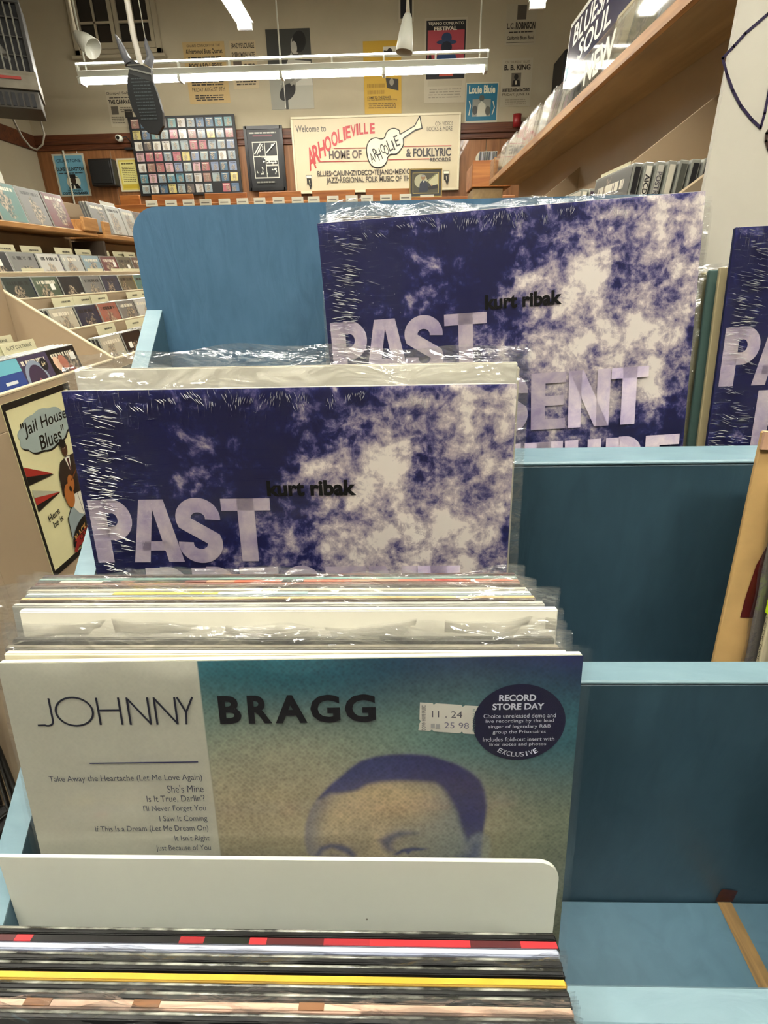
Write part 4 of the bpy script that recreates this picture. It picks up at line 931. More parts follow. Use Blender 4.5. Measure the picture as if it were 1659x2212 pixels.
# near unit
for i, (u, c, cn, d, sps, sk) in enumerate(((-18, 'blue', 'blue and aqua', 3, ('#9c8a6a', '#222222'), None), (56, 'purple', 'purple halo-printed', 4, ('#b4552c', '#8a3a1e', '#111111', '#b4552c'), None), (122, 'black', 'black and red', 3, ('#b4662c', '#1a1010'), (.045, .095)))):
    X, Z = tiers['E']; x = X-.023-.0; zb = Z-.0615; y0 = y_for_u(u, x, zb+.07); y = min(y0+CW/2, GY1-.009-CW/2)
    o = disc('cover', (x, y, zb), R(90), R(13), '%s disc cover in the near bin beside the poster panel' % cn, PAL[c], sps[0], sticker=sk)
    if c == 'purple':
        p = PR(CW, CH_, -CW/2, 0, -CT/2-.0007); p.ell(.45, .45, .32, .42, '#8a96a8'); p.ell(.46, .42, .26, .36, '#3c2c44'); p.ell(.52, .30, .07, .20, '#a8707a', a=.2)
        p.ell(.76, .74, .11, .13, '#16141a'); p.text('6+', .70, .70, .81, .80, '#d8c9a0', bold=.02); p.build('cover_picture', o)
    if c == 'blue':
        p = PR(CW, CH_, -CW/2, 0, -CT/2-.0007); p.rect(.04, .0, .98, .28, '#6fb0b0'); p.rect(.04, .28, .98, .72, '#2b4488'); p.rect(.04, .72, .98, .97, '#6db4c4'); p.text('LIGHT', .2, .32, .8, .45, '#a9cbe0'); p.rect(.45, .52, .75, .58, '#dadfe0'); p.build('cover_picture', o)
    if c == 'black':
        p = PR(CW, CH_, -CW/2, 0, -CT/2-.0007); p.ell(.25, .68, .10, .16, '#d8b49a', a=.3); p.ell(.45, .68, .12, .17, '#b86a50', a=.5); p.poly([(.6, .6), (.75, .5), (.8, .1), (.55, .05), (.48, .4)], '#7c2a20'); p.line([(.25, .55), (.32, .35), (.38, .1)], .03, '#c9a088')
        p.poly([(.72,.28),(.95,.42),(.98,.34),(.76,.2)], '#d9d8d0'); p.poly([(.78,.16),(.95,.26),(.97,.16),(.82,.08)], '#c79a2c'); p.build('cover_picture', o)
    for k in range(1, d+2):
        disc('spine', (x-.0125*k, y-.002*k, zb), R(90), R(12.5), 'disc case filed behind the %s cover in the near bin' % cn, None, sps[k % len(sps)], group='cases behind the %s cover' % cn)
def cards(tier, us, rn, texts=None, back=.085, hh=.148):
    X, Z = tiers[tier]
    for i, u in enumerate(us):
        x = X-back+random.uniform(-.008, .008); zb = Z-.0615; y = max(y_for_u(u, x, zb+.14)+.0625, GY1+.075)
        t = None
        card((x, y, zb), R(90), R(8), 'cream divider card, %s from the near end of the %s' % (ORD[i], rn), t, h=hh)
cards('B', (-10, 55, 128, 172, 215, 252, 275), 'second row of the left bins', hh=.150)
cards('C', (60, 200, 250, 275, 300), 'third row of the left bins', hh=.150)
cards('D', (125, 170, 207, 283, 305), 'fourth row of the left bins', hh=.150)
cards('E', (221, 283, 314), 'lowest row of the left bins', hh=.150)
X, Z = tiers['E']
for i, (u, bk, t, h_) in enumerate(((-38, .085, 'CHARLIE', .150), (22, .078, 'ALICE COLTRANE', .150), (-26, .16, 'JOHN COLTRANE', .158))):
    x = X-bk; zb = Z-.0615; y = y_for_u(u, x, zb+.14)+.0625
    card((x, y, zb), R(90), R(8), 'cream divider card, %s in the near bin' % ('lower left with the short word', 'front one with the two-word name', 'tallest one at the back')[i], t, h=h_, w=.135)
# plastic film lying on the nearest cases, and a loose white header card on the top shelf
b = MB(); b.box(-.07, .07, -.001, .001, 0, .15, mat('#d9d8cc', .4, 'white card')); o = b.build('sign_card', loc=(-1.36, y_for_u(222, -1.36, .25)+.10, .1685), rot=(R(-6), 0, R(90))); tag(o, 'blank white card standing behind the green case on the top shelf, left bins', 'card')
g = disc('cover', (-1.345, y_for_u(222, -1.34, .23)+.075, .1685), R(90), R(8), 'green disc case with a price sticker in front of the blank white card, top shelf', '#5f7230', '#333322', sticker=(.035, .08))
b = MB(); b.prism(rounded(-.20, .20, 0, .19, .015), -.0015, .0015, mat('#dfdfd2', .4, 'white sign board'), 'y'); yy = y_for_u(20, -1.42, .28)
o = b.build('header_sign', loc=(-1.43, yy-.20+.02, .169), rot=(R(-4), 0, R(90))); tag(o, 'white header sign with black letters at the left edge above the top row', 'sign')
p = PR(.4, .19, -.2, 0, -.0017); p.text('THE', .66, .60, .93, .82, '#26261f', bold=.01); p.build('sign_lettering', o)

# near panel poster
PX = -.9
pw, ph = .272, .452
po = MB(); po.box(-pw/2, pw/2, -.0015, 0, 0, ph, mat('#d8d2a2', .5, 'poster paper', noise=.04, scale=12))
jp = po.build('blues_poster', loc=(PX+.0005, 1.187+pw/2, -.262-ph), rot=(0, 0, R(90))); tag(jp, 'cream Jail House Blues poster with a seated guitarist on the tan bin panel', 'poster')
p = PR(pw, ph, -pw/2, 0, -.0017, .00015)
K = '#17150f'
for q in ((0, 0, 1, .035), (0, .965, 1, 1), (0, 0, .035, 1), (.965, 0, 1, 1)): p.rect(*q, K)
cl = []
for i in range(72):
    a = 2*math.pi*i/72; rr = 1+.09*abs(math.sin(a*5)); cl.append((.47+.37*rr*math.cos(a), .80+.105*rr*math.sin(a)))
p.poly([(x_+.012, z_-.012) for x_, z_ in cl], K); p.poly(cl, '#9aa8a2')
p.text('"Jail House', .13, .79, .83, .88, K, bold=.012, skew=.15, dz=.0); p.text('Blues"', .33, .70, .72, .785, K, bold=.012, skew=.15)
p.poly([(.035,.66),(.035,.56),(.40,.545)], K); p.poly([(.035,.665),(.035,.61),(.40,.55)], '#9c2c22'); p.poly([(.05,.52),(.05,.40),(.42,.43)], K); p.poly([(.05,.53),(.05,.46),(.42,.435)], '#a8a890'); p.poly([(.05,.485),(.05,.44),(.42,.432)], '#9c2c22')
p.text('Here', .15, .315, .33, .355, K, bold=.01, a=.12); p.text('he is', .19, .265, .35, .305, K, bold=.01, a=.12)
# seated musician (flat print)
p.poly([(.40,.13),(.42,.26),(.50,.31),(.62,.33),(.86,.31),(.88,.2),(.8,.12)], '#8f9c9c'); p.line([(.40,.14), (.42,.26), (.52,.31)], .012, K)
p.poly([(.55,.30),(.60,.38),(.72,.42),(.86,.42),(.90,.30),(.84,.14),(.72,.12),(.68,.22),(.62,.24)], '#d9d6c4'); p.line([(.66,.40), (.68,.28), (.70,.16)], .006, K); p.line([(.80,.40), (.82,.26), (.78,.14)], .006, K)
p.poly([(.44,.40),(.46,.52),(.53,.59),(.64,.605),(.78,.60),(.88,.55),(.92,.44),(.84,.36),(.62,.37),(.50,.36)], '#2e2219'); p.poly([(.61,.60),(.66,.50),(.70,.60)], '#e2dfce'); p.poly([(.64,.59),(.66,.47),(.675,.59)], '#4a1614')
p.ell(.645, .655, .050, .048, '#4b2e1c', a=.1); p.ell(.635, .685, .052, .026, '#17110c'); p.ell(.628, .655, .006, .004, '#c9c0a0'); p.ell(.655, .655, .006, .004, '#c9c0a0'); p.line([(.63,.63), (.655,.63)], .005, '#1c0e08')
p.ell(.53, .38, .075, .075, '#a5622c', a=.4); p.ell(.60, .445, .055, .050, '#a5622c', a=.4); p.ell(.57, .415, .02, .018, '#20140c'); p.line([(.62, .46), (.90, .56)], .018, '#6a3c1c')
p.ell(.57, .135, .20, .065, K, a=.25); p.text('BLACK', .43, .11, .66, .155, '#b98a4c', bold=.02, a=.25)
p.poly([(.36,.055),(.44,.10),(.40,.11),(.50,.125),(.93,.165),(.93,.11),(.50,.06),(.46,.065),(.40,.035)], '#8c2420'); p.text('CRYING SAM', .50, .085, .92, .125, K, bold=.01, dz=.03)
p.poly([(.50,.045),(.95,.085),(.95,.11),(.50,.065)], '#9aa8a2'); p.text('and his GUITAR', .52, .05, .93, .07, K, dz=.03)
p.build('poster_print', jp)
# second printed strip further along the base
b = MB(); b.box(-.35, .35, -.0015, 0, 0, .30, mat('#c9bd92', .5, 'poster paper tan'))
jp2 = b.build('lettered_poster', loc=(PX+.0005, 2.12, -.262-.30-.01), rot=(0, 0, R(90))); tag(jp2, 'tan poster with a dark border and block letters, further along the bin panel', 'poster')
p = PR(.7, .30, -.35, 0, -.0017); p.rect(0, .95, 1, 1, '#2c2a20'); p.rect(0, 0, 1, .04, '#2c2a20'); p.text('SOUNDS OF AMERICA', .05, .72, .95, .90, '#2c2a20', bold=.02); p.lines(.08, .1, .92, .62, 7, '#4c4838'); p.build('poster_print', jp2)
# dark clutter by the near end
b = MB()
for k in range(4): b.tube([(-1.02-.05*k, .90, FLOOR+.012), (-1.00-.04*k, .95+.02*k, FLOOR+.012), (-1.03, .985, FLOOR+.25+.1*k), (-1.05-.02*k, .99, FLOOR+.55+.06*k)], .006, mat('#16140f', .5, 'black cable'), 6)
tag(b.build('power_cable', smooth=True), 'black cables hanging by the near end of the left bins', 'cable')

# ------------------------------------------------------------------ right gondola
rg = tag(empty('disc_bin', (.8, 2.1, FLOOR)), 'tan stepped bin unit with an oak-edged top shelf, rising on the right', 'display bin')
def gr(name, fn): return gk(name, fn, rg)
RY0, RY1 = .70, 3.25
SX, SZ, SB = .48, .387, .634
gr('top_shelf', lambda b: b.box(SX+.012, SB, RY0, RY1, SZ, SZ+.022, SHELFU, .001))
gr('shelf_edge', lambda b: b.box(SX, SX+.012, RY0, RY1, SZ-.001, SZ+.024, OAKY, .0015))
gr('riser_board', lambda b: b.box(SB, SB+.016, RY0, RY1, -.4, SZ+.022, CREAM, .001))
gr('lower_bin_floor', lambda b: b.box(.272, SB, RY0, RY1, -.022, -.010, CREAM, .001))
gr('lower_lip', lambda b: b.box(.262, .272, RY0, RY1, -.10, .020, CREAM, .001))
gr('end_divider', lambda b: b.prism([(.262, -.4), (.262, .035), (.325, .080), (.48, .192), (.634, .30), (.634, -.4)], RY0-.012, RY0, CREAM, 'y'))
gr('unit_divider', lambda b: b.prism([(.275, -.009), (.275, .045), (.634, .31), (.634, -.009)], 1.245, 1.257, CREAM, 'y'))
gr('unit_divider', lambda b: b.prism([(.275, -.009), (.275, .045), (.634, .31), (.634, -.009)], 2.2, 2.212, CREAM, 'y'))
gr('front_panel', lambda b: b.box(.263, .281, RY0, RY1, FLOOR, -.101, CREAM, .002))
gr('end_panel', lambda b: b.box(.281, .65, RY1-.015, RY1, FLOOR, -.03, CREAM, .002))
gr('far_stop', lambda b: b.box(SX+.001, SB, RY1-.016, RY1, SZ+.022, SZ+.105, OAK, .002))
gr('far_stop', lambda b: b.box(SX+.001, SX+.014, RY1-.12, RY1-.017, SZ+.024, SZ+.105, OAK, .002))
gr('acrylic_guard', lambda b: b.box(SX+.003, SX+.006, RY0, RY1-.13, SZ+.0225, SZ+.098, ACRYL))
def letters_new():
    q = PR(.215, .052, -.1075, 0, -.0006, .0001); q.text('NEW', 0, 0, 1, 1, '#d9d6c2', bold=.03)
    o = q.build('vinyl_lettering', rg, rot=(0, 0, R(-90))); o.location = (SX+.0024-rg.location.x, 1.618-rg.location.y, SZ+.032-FLOOR); return o
letters_new()
# lower cases with readable spines
r0 = [('#16161a', None, None), ('#d6d2c4', 'AICD 4733', '#26262a'), ('#b9b6ac', 'POSTREFLEKZOCHARISMA', '#55525a'), ('#c9c4b4', 'EDGAR WINTER', '#a8262a'), ('#4a4c46', None, None), ('#17191c', 'The Joy', '#d8d4c4'), ('#1b1d20', 'SONGS', '#d8d4c4'), ('#2a2a2c', None, None), ('#77756c', None, None)]
yC = .795
for i, (c, t, tc) in enumerate(r0):
    x = .2905+.0128*i; zb = -.0095
    rt = Euler((-R(5), 0, R(-90)), 'XYZ')
    o = disc('cover' if i == 0 else 'spine', (x, yC+CW/2-.003*i, zb), R(-90), R(5),
             ['dark grey shiny disc sleeve at the front of the right lower bin', 'disc case with white spine lettered with a catalogue number, right lower bin', 'disc case with pale spine and long grey title, right lower bin', 'disc case with cream spine and red lettering, right lower bin', 'plain grey disc case next to the red-lettered spine, right lower bin',
              'disc case with black spine and white lettering, right lower bin', 'black-spined disc case next to the white foam board, right lower bin', 'dark disc case hidden behind the white foam board', 'grey disc case at the back behind the white foam board'][i], '#4e4f46', c)
    if t:
        q = MB(); V, F, _ = txt(t, .015); L_, T0 = {'AICD 4733': (.042, .112), 'EDGAR WINTER': (.062, .078), 'The Joy': (.05, .075), 'SONGS': (.035, .10)}.get(t, (.10, .114))
        q.raw([(CW/2+.0007, -.0028+v*.0062, T0-u*L_) for u, v in V], F, pm(tc)); q.build('spine_lettering', o)
# further stack
for i, (c, lb) in enumerate((('#d8d2c0', 'white-wrapped disc case, front of the second stack in the right lower bin'), ('#3a2c3c', 'purple-spined disc case behind the white-wrapped one, right lower bin'), ('#b9b4ae', 'pale-spined disc case third in the second stack, right lower bin'), ('#7c2424', 'red-spined disc case at the back of the second stack, right lower bin'))):
    disc('cover' if i == 0 else 'spine', (.300+.0128*i, 1.035+CW/2, -.0095-.0), R(-90), R(5), lb, '#d6cfb8', c)
card((.345, .955+.065, -.0095), R(-90), R(2), 'cream divider card behind the grey sleeve, right lower bin', 'DEREK', h=.150)
# top shelf of the right bin
zb = SZ+.0225
def topdisc(y, x, n, col, names, lean=12, sp=('#c9c4ba',), slv=False):
    for k in range(n):
        o = disc('cover' if k == 0 else 'spine', (x+.0125*k, y+CW/2, zb), R(-90), R(lean), names if k == 0 else 'case filed behind the '+names.replace(' disc case', ' one'), col, sp[k % len(sp)], group=None if k == 0 else 'cases filed behind the '+names)
        if slv and k == 0: sleeve(o, CW, CH_, CT, over=.010, seed=int(y*50), wav=.0018)
topdisc(3.02, .500, 3, '#c98c5c', 'orange-brown wrapped disc case at the far end, right top shelf', slv=True)
topdisc(2.84, .505, 3, '#dcd6c8', 'white wrapped disc case near the far end, right top shelf', sp=('#c9c4ba', '#b03a2a'), slv=True)
topdisc(2.60, .502, 4, '#cfc6c4', 'pale disc case in bright sleeve, middle of right top shelf', slv=True)
topdisc(2.40, .500, 4, '#b9846c', 'peach disc case in bright sleeve, middle of right top shelf', slv=True)
topdisc(2.20, .504, 5, '#8cb8cc', 'sky blue disc case beside the blue sign, right top shelf', sp=('#9a7a8c', '#5c4a64', '#c9c4ba'), lean=14, slv=True)
topdisc(1.50, .502, 4, '#c9b878', 'yellow disc case in front of the blue sign, right top shelf', sp=('#9a9a7a', '#3a2a2c'))
topdisc(1.34, .500, 5, '#9a9450', 'olive disc case near the blue sign, right top shelf', sp=('#a9bcc0', '#5c2c24', '#c98c3c'))
topdisc(1.18, .500, 5, '#b9bcb4', 'silvery disc case by the top photo edge, right top shelf', sp=('#3a2c24', '#222222'))
b = MB(); b.box(-.29, .29, -.003, .003, .105, .305, mat('#e2e2d2', .25, 'white sign board gloss', coat=.6))
b.box(-.25, -.23, -.003, .003, 0, .105, WHITE_EN); b.box(.23, .25, -.003, .003, 0, .105, WHITE_EN)
sg = b.build('genre_sign', loc=(.560, 1.97, zb), rot=(R(-3), 0, R(-90))); tag(sg, 'glossy dark blue sign with white lettering BLUES standing on the right top shelf', 'sign')
p = PR(.58, .20, -.29, .105, -.0034, .0001); p.rect(.015, .055, .985, .94, mat('#1c2258', .12, 'glossy blue sign', coat=1.0)); p.text('BLUES/R&B', .10, .62, .94, .90, '#d6d8cc', bold=.02); p.text('SOUL', .24, .32, .74, .58, '#d6d8cc', bold=.02); p.rect(.02, .22, .07, .40, '#7fb8cc'); p.build('sign_lettering', sg)

# row of the cross rack in front of the far wall
cr = tag(empty('disc_rack', (-.7, 5.1, FLOOR)), 'orange-brown wooden rack with a row of small white labels in front of the far wall', 'display rack')
def gc(name, fn): return gk(name, fn, cr)
OAKR = wood('#94531f', '#bd7a38', axis=0, sc=2, name='orange oak')
gc('rack_body', lambda b: b.box(-2.4, .95, 5.03, 5.35, FLOOR, .47, OAKR, .004))
gc('front_lip', lambda b: b.box(-2.4, .95, 4.99, 5.03, .38, .525, OAKR, .004))
for i, (ua, ub) in enumerate(((258, 302), (328, 418), (443, 534), (560, 651), (675, 767), (790, 885))):
    xa = at_y(ua, 425, 5.08).x; xb = at_y(ub, 425, 5.08).x
    gc('header_board', lambda b: b.box(xa, xb, 5.07, 5.09, .47, .60, OAKR, .004))
for i, u in enumerate((327, 369, 407, 444, 485, 524, 561, 602, 643, 678, 719, 760, 793, 834, 876)):
    x_ = at_y(u, 436, 4.985).x
    def lab(b): b.box(x_-.047, x_+.047, 4.982, 4.9895, .506, .550, mat('#e9e4cf', .5, 'white label card'), .001); b.box(x_-.035, x_+.03, 4.9812, 4.9819, .520, .528, pm('#8c8678'))
    gc('label_card', lab)

# ------------------------------------------------------------------ things on the far wall
WY = YB-.004
def wallpiece(name, cat, label, u0, v0, u1, v1, bg, t=.003, frame=None, y=WY):
    """u0..v1: where its left, top, right, bottom lie on the wall plane"""
    a = at_y(u0, (v0+v1)/2, y); c = at_y(u1, (v0+v1)/2, y); zt = at_y((u0+u1)/2, v0, y).z; zb_ = at_y((u0+u1)/2, v1, y).z
    W, H = c.x-a.x, zt-zb_
    b = MB(); b.box(-W/2, W/2, -t, 0, 0, H, pm(bg)); o = b.build(name, loc=((a.x+c.x)/2, y, zb_)); tag(o, label, cat)
    p = PR(W, H, -W/2, 0, -t-.0005, .0006); return o, p, W, H
D = '#2a241c'
o, p, W, H = wallpiece('wall_poster', 'poster', 'tan broadside with crowded old-fashioned lettering, upper left behind the long lamp', 402, 90, 491, 224, '#b39a68')
p.text('GRAND CONCERT OF THE', .1, .92, .9, .96, D); p.text('Al Hartwood Blues Quartet', .06, .80, .94, .89, D, bold=.02); p.lines(.1, .70, .9, .78, 2, D, .6); p.text('ROCK & ROLL REVUE', .1, .58, .9, .66, D, bold=.03); p.lines(.1, .3, .9, .55, 6, D, .55, 3); p.text('FRIDAY AUGUST 9TH', .1, .20, .9, .27, D); p.lines(.15, .05, .85, .16, 3, D, .5, 5); p.build('poster_print', o)
o, p, W, H = wallpiece('wall_poster', 'poster', 'faded beige SANDY\'S LOUNGE bill beside the black-and-white photo', 500, 87, 556, 192, '#b5a583')
p.text("SANDY'S LOUNGE", .06, .84, .94, .95, D, bold=.02); p.text('EVERY MON. NITE', .06, .66, .94, .76, D, bold=.02); p.rect(.08, .34, .40, .58, '#5a5044'); p.text('GUITAR', .48, .42, .92, .52, D, bold=.03); p.lines(.1, .08, .9, .30, 4, D, .5, 2); p.build('poster_print', o)
o, p, W, H = wallpiece('photo_print', 'photograph', 'large black-and-white photo of a seated guitar player behind the long lamp', 580, 62, 674, 236, '#3c3d38')
p.rect(0, 0, .34, .52, '#8d8c80'); p.rect(.40, 0, 1, .30, '#a5a394'); p.poly([(.55,.72),(.62,.62),(.98,.60),(1,.30),(.30,.30),(.40,.55)], '#b9b7a8'); p.ell(.66, .80, .11, .11, '#a09d90'); p.ell(.74, .84, .16, .13, '#1b1c1a', a=.3); p.ell(.62, .77, .07, .08, '#a8a598')
p.poly([(.25,.32),(.60,.40),(.72,.55),(.60,.30),(.50,.20)], '#c2c0b2'); p.ell(.42, .27, .20, .13, '#77756a', a=.5); p.ell(.40, .22, .20, .10, '#22221f', a=.3); p.ell(.46, .30, .05, .03, '#16160f'); p.line([(.5, .32), (.98, .48)], .06, '#8c8a7c'); p.line([(.33, .02), (.33, .45)], .015, '#d5d3c5'); p.build('photo_picture', o)
o, p, W, H = wallpiece('wall_poster', 'poster', 'yellow dance poster with small black-and-white pictures right of the middle', 786, 88, 867, 246, '#b9942c')
p.rect(.52, .78, 1, .92, '#c9c6b4'); p.ell(.70, .85, .07, .05, D); p.line([(.55, .86), (.85, .84)], .03, D); p.lines(.08, .28, .56, .46, 2, '#9c7a20', .6, 7); p.poly([(.58,.5),(.92,.48),(.92,.32),(.62,.36)], '#34302a'); p.ell(.74, .44, .06, .05, '#8c8676')
p.text('COME TO THE DANCE', .08, .215, .72, .25, D, bold=.01); p.text('Live Cajun & Zydeco & Western Swing', .08, .185, .88, .21, D); p.lines(.1, .08, .85, .165, 3, '#7a5f1a', .5, 8); p.build('poster_print', o)
o, p, W, H = wallpiece('wall_poster', 'poster', 'red and black FESTIVAL calendar poster with a figure in a wide hat', 917, 38, 1007, 222, '#b3aa92')
p.rect(.04, .29, .97, .97, '#141418'); p.rect(.07, .46, .94, .86, '#a8434c'); p.text('TEJANO CONJUNTO', .08, .91, .92, .95, '#d0c9b4', bold=.02); p.text('FESTIVAL', .22, .855, .76, .90, '#d8d2bc', bold=.04)
p.ell(.52, .72, .24, .03, '#283a5a'); p.ell(.52, .77, .12, .06, '#283a5a'); p.ell(.52, .66, .13, .07, '#1b2230'); p.poly([(.25,.47),(.32,.60),(.5,.62),(.72,.60),(.8,.47)], '#22406a'); p.poly([(.35,.32),(.45,.50),(.6,.50),(.7,.32)], '#b5503c'); p.ell(.5, .44, .2, .05, '#c2892c', a=.2); p.poly([(.08,.5),(.13,.66),(.18,.5)], '#1a1410')
p.rect(.08, .20, .92, .275, '#aba189'); p.lines(.1, .06, .9, .19, 4, '#8c8472', .35, 4); p.build('poster_print', o)
o, p, W, H = wallpiece('wall_poster', 'poster', 'blue poster under glass, just above the dark wall rail', 1005, 178, 1075, 277, '#b9b6a2')
p.rect(.03, .17, .97, .97, '#1b6a86'); p.text('Louie Bluie', .10, .76, .90, .94, '#d6d2b4', bold=.03); p.rect(.22, .26, .78, .64, '#8e8f84'); p.ell(.50, .66, .08, .07, '#4f5650'); p.poly([(.36,.26),(.40,.52),(.50,.60),(.62,.52),(.66,.26)], '#c2c0ae'); p.ell(.30, .40, .08, .10, '#4a4e4a'); p.ell(.70, .38, .08, .10, '#55564e'); p.line([(.12, .3), (.16, .5), (.12, .6)], .03, '#cfcdb8'); p.line([(.84, .3), (.90, .45), (.85, .58)], .03, '#cfcdb8'); p.lines(.15, .03, .85, .13, 2, '#6c6a5c', .5, 6); p.build('poster_print', o)
o, p, W, H = wallpiece('wall_poster', 'poster', 'cream music bill near the top right, under the small lamp tip', 1093, 8, 1159, 97, '#a8a08a')
p.rect(.35, .62, .65, .97, '#4c463c'); p.text('L.C.', .04, .40, .28, .54, D, bold=.02); p.text('ROBINSON', .32, .38, .96, .56, D, bold=.05); p.lines(.1, .30, .9, .36, 1, D, .5); p.text('California Blues Band', .06, .13, .94, .22, D, bold=.02); p.rect(.04, .05, .96, .06, D); p.build('poster_print', o)
o, p, W, H = wallpiece('wall_poster', 'poster', 'pale concert bill with a man in a dark suit, left of the blue sign', 1083, 126, 1148, 230, '#aca48e')
p.text('ON THURSDAY BLUES', .1, .90, .9, .95, '#6c644e'); p.text('B. B. KING', .07, .76, .93, .87, D, bold=.04); p.rect(.32, .42, .64, .70, '#6a6254'); p.ell(.48, .62, .07, .06, '#1b1814'); p.poly([(.36,.42),(.38,.54),(.48,.57),(.6,.54),(.62,.42)], '#16130f'); p.rect(.46, .46, .51, .54, '#c9c2ac')
p.text('BOBBY BLUE LAND and the COUNTS', .05, .31, .95, .385, D, bold=.04); p.text('FRIDAY, JUNE 14', .05, .21, .95, .28, '#4a4434'); p.lines(.15, .04, .85, .18, 3, '#8c8470', .4, 9); p.build('poster_print', o)
o, p, W, H = wallpiece('wall_poster', 'poster', 'white GOSPEL bill with the CARAVANS partly hidden by the hanging black bag', 234, 194, 296, 274, '#b3aa92')
p.text('Gospel Salute', .02, .86, .98, .95, '#4a453a', bold=.01); p.lines(.1, .78, .9, .83, 1, D, .5); p.text('THE CARAVANS', .05, .62, .95, .74, D, bold=.04); p.rect(.10, .34, .34, .56, '#5c564a'); p.rect(.55, .24, .82, .48, '#2a2620'); p.lines(.40, .40, .98, .56, 3, '#6c6656', .5, 2); p.lines(.06, .10, .5, .30, 4, '#6c6656', .5, 5); p.build('poster_print', o)
o, p, W, H = wallpiece('wall_poster', 'poster', 'pale blue poster with a man in a top hat on the left wood panelling', 121, 332, 189, 424, '#c9c6b0', y=YB-.02)
p.rect(.06, .03, .94, .96, '#6fa9c0'); p.text('GRAYSTONE', .12, .80, .88, .88, '#2b4c60', bold=.02); p.text('DUKE ELLINGTON', .06, .60, .94, .69, '#1c1a18', bold=.03); p.lines(.12, .54, .88, .58, 1, '#1c1a18', .5); p.ell(.52, .34, .22, .17, '#d9d8c4'); p.ell(.52, .38, .09, .10, '#3a2a20'); p.rect(.42, .44, .62, .52, '#161412'); p.rect(.36, .43, .68, .45, '#161412'); p.poly([(.34,.18),(.40,.30),(.64,.30),(.72,.18)], '#1b1a18'); p.poly([(.48,.18),(.52,.30),(.57,.18)], '#e2e0d0')
p.text('MCKINNEYS', .28, .115, .76, .155, '#1c1a18'); p.text('COTTON BAND', .10, .04, .90, .10, '#1c1a18', bold=.03); p.build('poster_print', o)
o, p, W, H = wallpiece('certificate', 'certificate', 'yellow framed certificate on the left wood panelling beside the black speaker', 257, 342, 303, 414, '#c9c2a8', t=.012, y=YB-.02)
p.rect(.08, .05, .92, .95, '#cdb94e'); p.rect(.14, .10, .86, .90, '#d6cf86'); p.lines(.22, .82, .78, .88, 1, '#5c5424', .7); p.lines(.2, .30, .8, .78, 9, '#6c6432', .45, 3); p.rect(.14, .10, .86, .22, '#bda532'); p.build('certificate_print', o)
o, p, W, H = wallpiece('framed_poster', 'framed picture', 'black-framed comic-style poster between the cover board and the welcome sign', 536, 276, 612, 409, '#17181a', t=.02, y=YB-.064)
p.lines(.10, .905, .86, .935, 1, '#a9a79a', .8); p.rect(.2, .86, .75, .885, '#6c3a44'); p.rect(.16, .18, .86, .78, '#c5c4b6')
for q in ((.18, .55, .50, .76), (.52, .55, .84, .76), (.18, .20, .50, .53), (.52, .41, .84, .47), (.52, .20, .84, .38)): p.rect(*q, '#1b1c1c')
rd = random.Random(11)
for _ in range(26):
    cx_, cz_ = rd.uniform(.22, .8), rd.uniform(.23, .73); p.ell(cx_, cz_, rd.uniform(.012, .04), rd.uniform(.006, .02), rd.choice(['#c9c8ba', '#8c8b80', '#d5d4c6']), 10, rd.uniform(0, 3))
p.line([(.22, .58), (.40, .74)], .03, '#d5d4c6'); p.line([(.28, .57), (.45, .73)], .02, '#d5d4c6'); p.line([(.56, .60), (.80, .74)], .03, '#d5d4c6'); p.lines(.54, .42, .82, .46, 1, '#d5d4c6', .6); p.lines(.20, .10, .72, .14, 1, '#77766c', .7); p.build('poster_print', o)
b = MB()
for q in ((-W/2-.02, -W/2+.02, 0, H), (W/2-.02, W/2+.02, 0, H)): b.box(q[0], q[1], -.035, 0, q[2]-.02, q[3]+.02, mat('#121214', .35, 'black frame'))
for q in ((0, .0), (H, H)): b.box(-W/2, W/2, -.035, 0, q[0]-.02, q[0]+.02, mat('#121214', .35, 'black frame'))
b.build('frame', o)
o, p, W, H = wallpiece('framed_picture', 'framed picture', 'small dark picture high on the wall behind the round white spotlight', 861, -12, 894, 48, '#b9b29a', t=.015)
p.rect(.12, .12, .88, .95, '#131417'); p.build('picture_print', o)

# cover board
BY = YB-.064
a = at_y(289, 335, BY); c = at_y(517, 335, BY); zt = at_y(400, 250, BY).z; zb_ = at_y(420, 421, BY).z
W, H = c.x-a.x-.02, zt-zb_
b = MB(); b.box(-W/2, W/2, -.02, 0, 0, H, mat('#141416', .5, 'black board')); cb = b.build('cover_board', loc=((a.x+c.x)/2, BY, zb_))
tag(cb, 'black board with seven rows of small record covers left of the framed comic poster', 'display board')
cb_cols = ['#8c9c9c', '#b9b3ac', '#9c4a48', '#4c6c8c', '#c9c5b8', '#7c8c94', '#a83c4c', '#5a8c8c', '#8c5a4a', '#6c7c9c', '#b98a90', '#2f5a78', '#c2b04a', '#d2cfc4', '#5c5450', '#3c7c8c']
cw, chh = W*.965/11, H*.965/7
q = MB(); q.box(-cw*.40, cw*.40, -.006, 0, -chh*.40, chh*.40, ART_SMALL); po_ = q.build('small_cover', cb); first = True
rd = random.Random(5)
for j in range(7):
    for i in range(11):
        if j == 6 and i == 8: continue
        if first: e_ = po_; first = False
        else: e_ = po_.copy(); COL.objects.link(e_); e_.parent = cb
        e_.location = (-W/2+W*.0175+cw*(i+.5), -.0201, H-H*.0175-chh*(j+.5)); e_.color = lin(rd.choice(cb_cols))

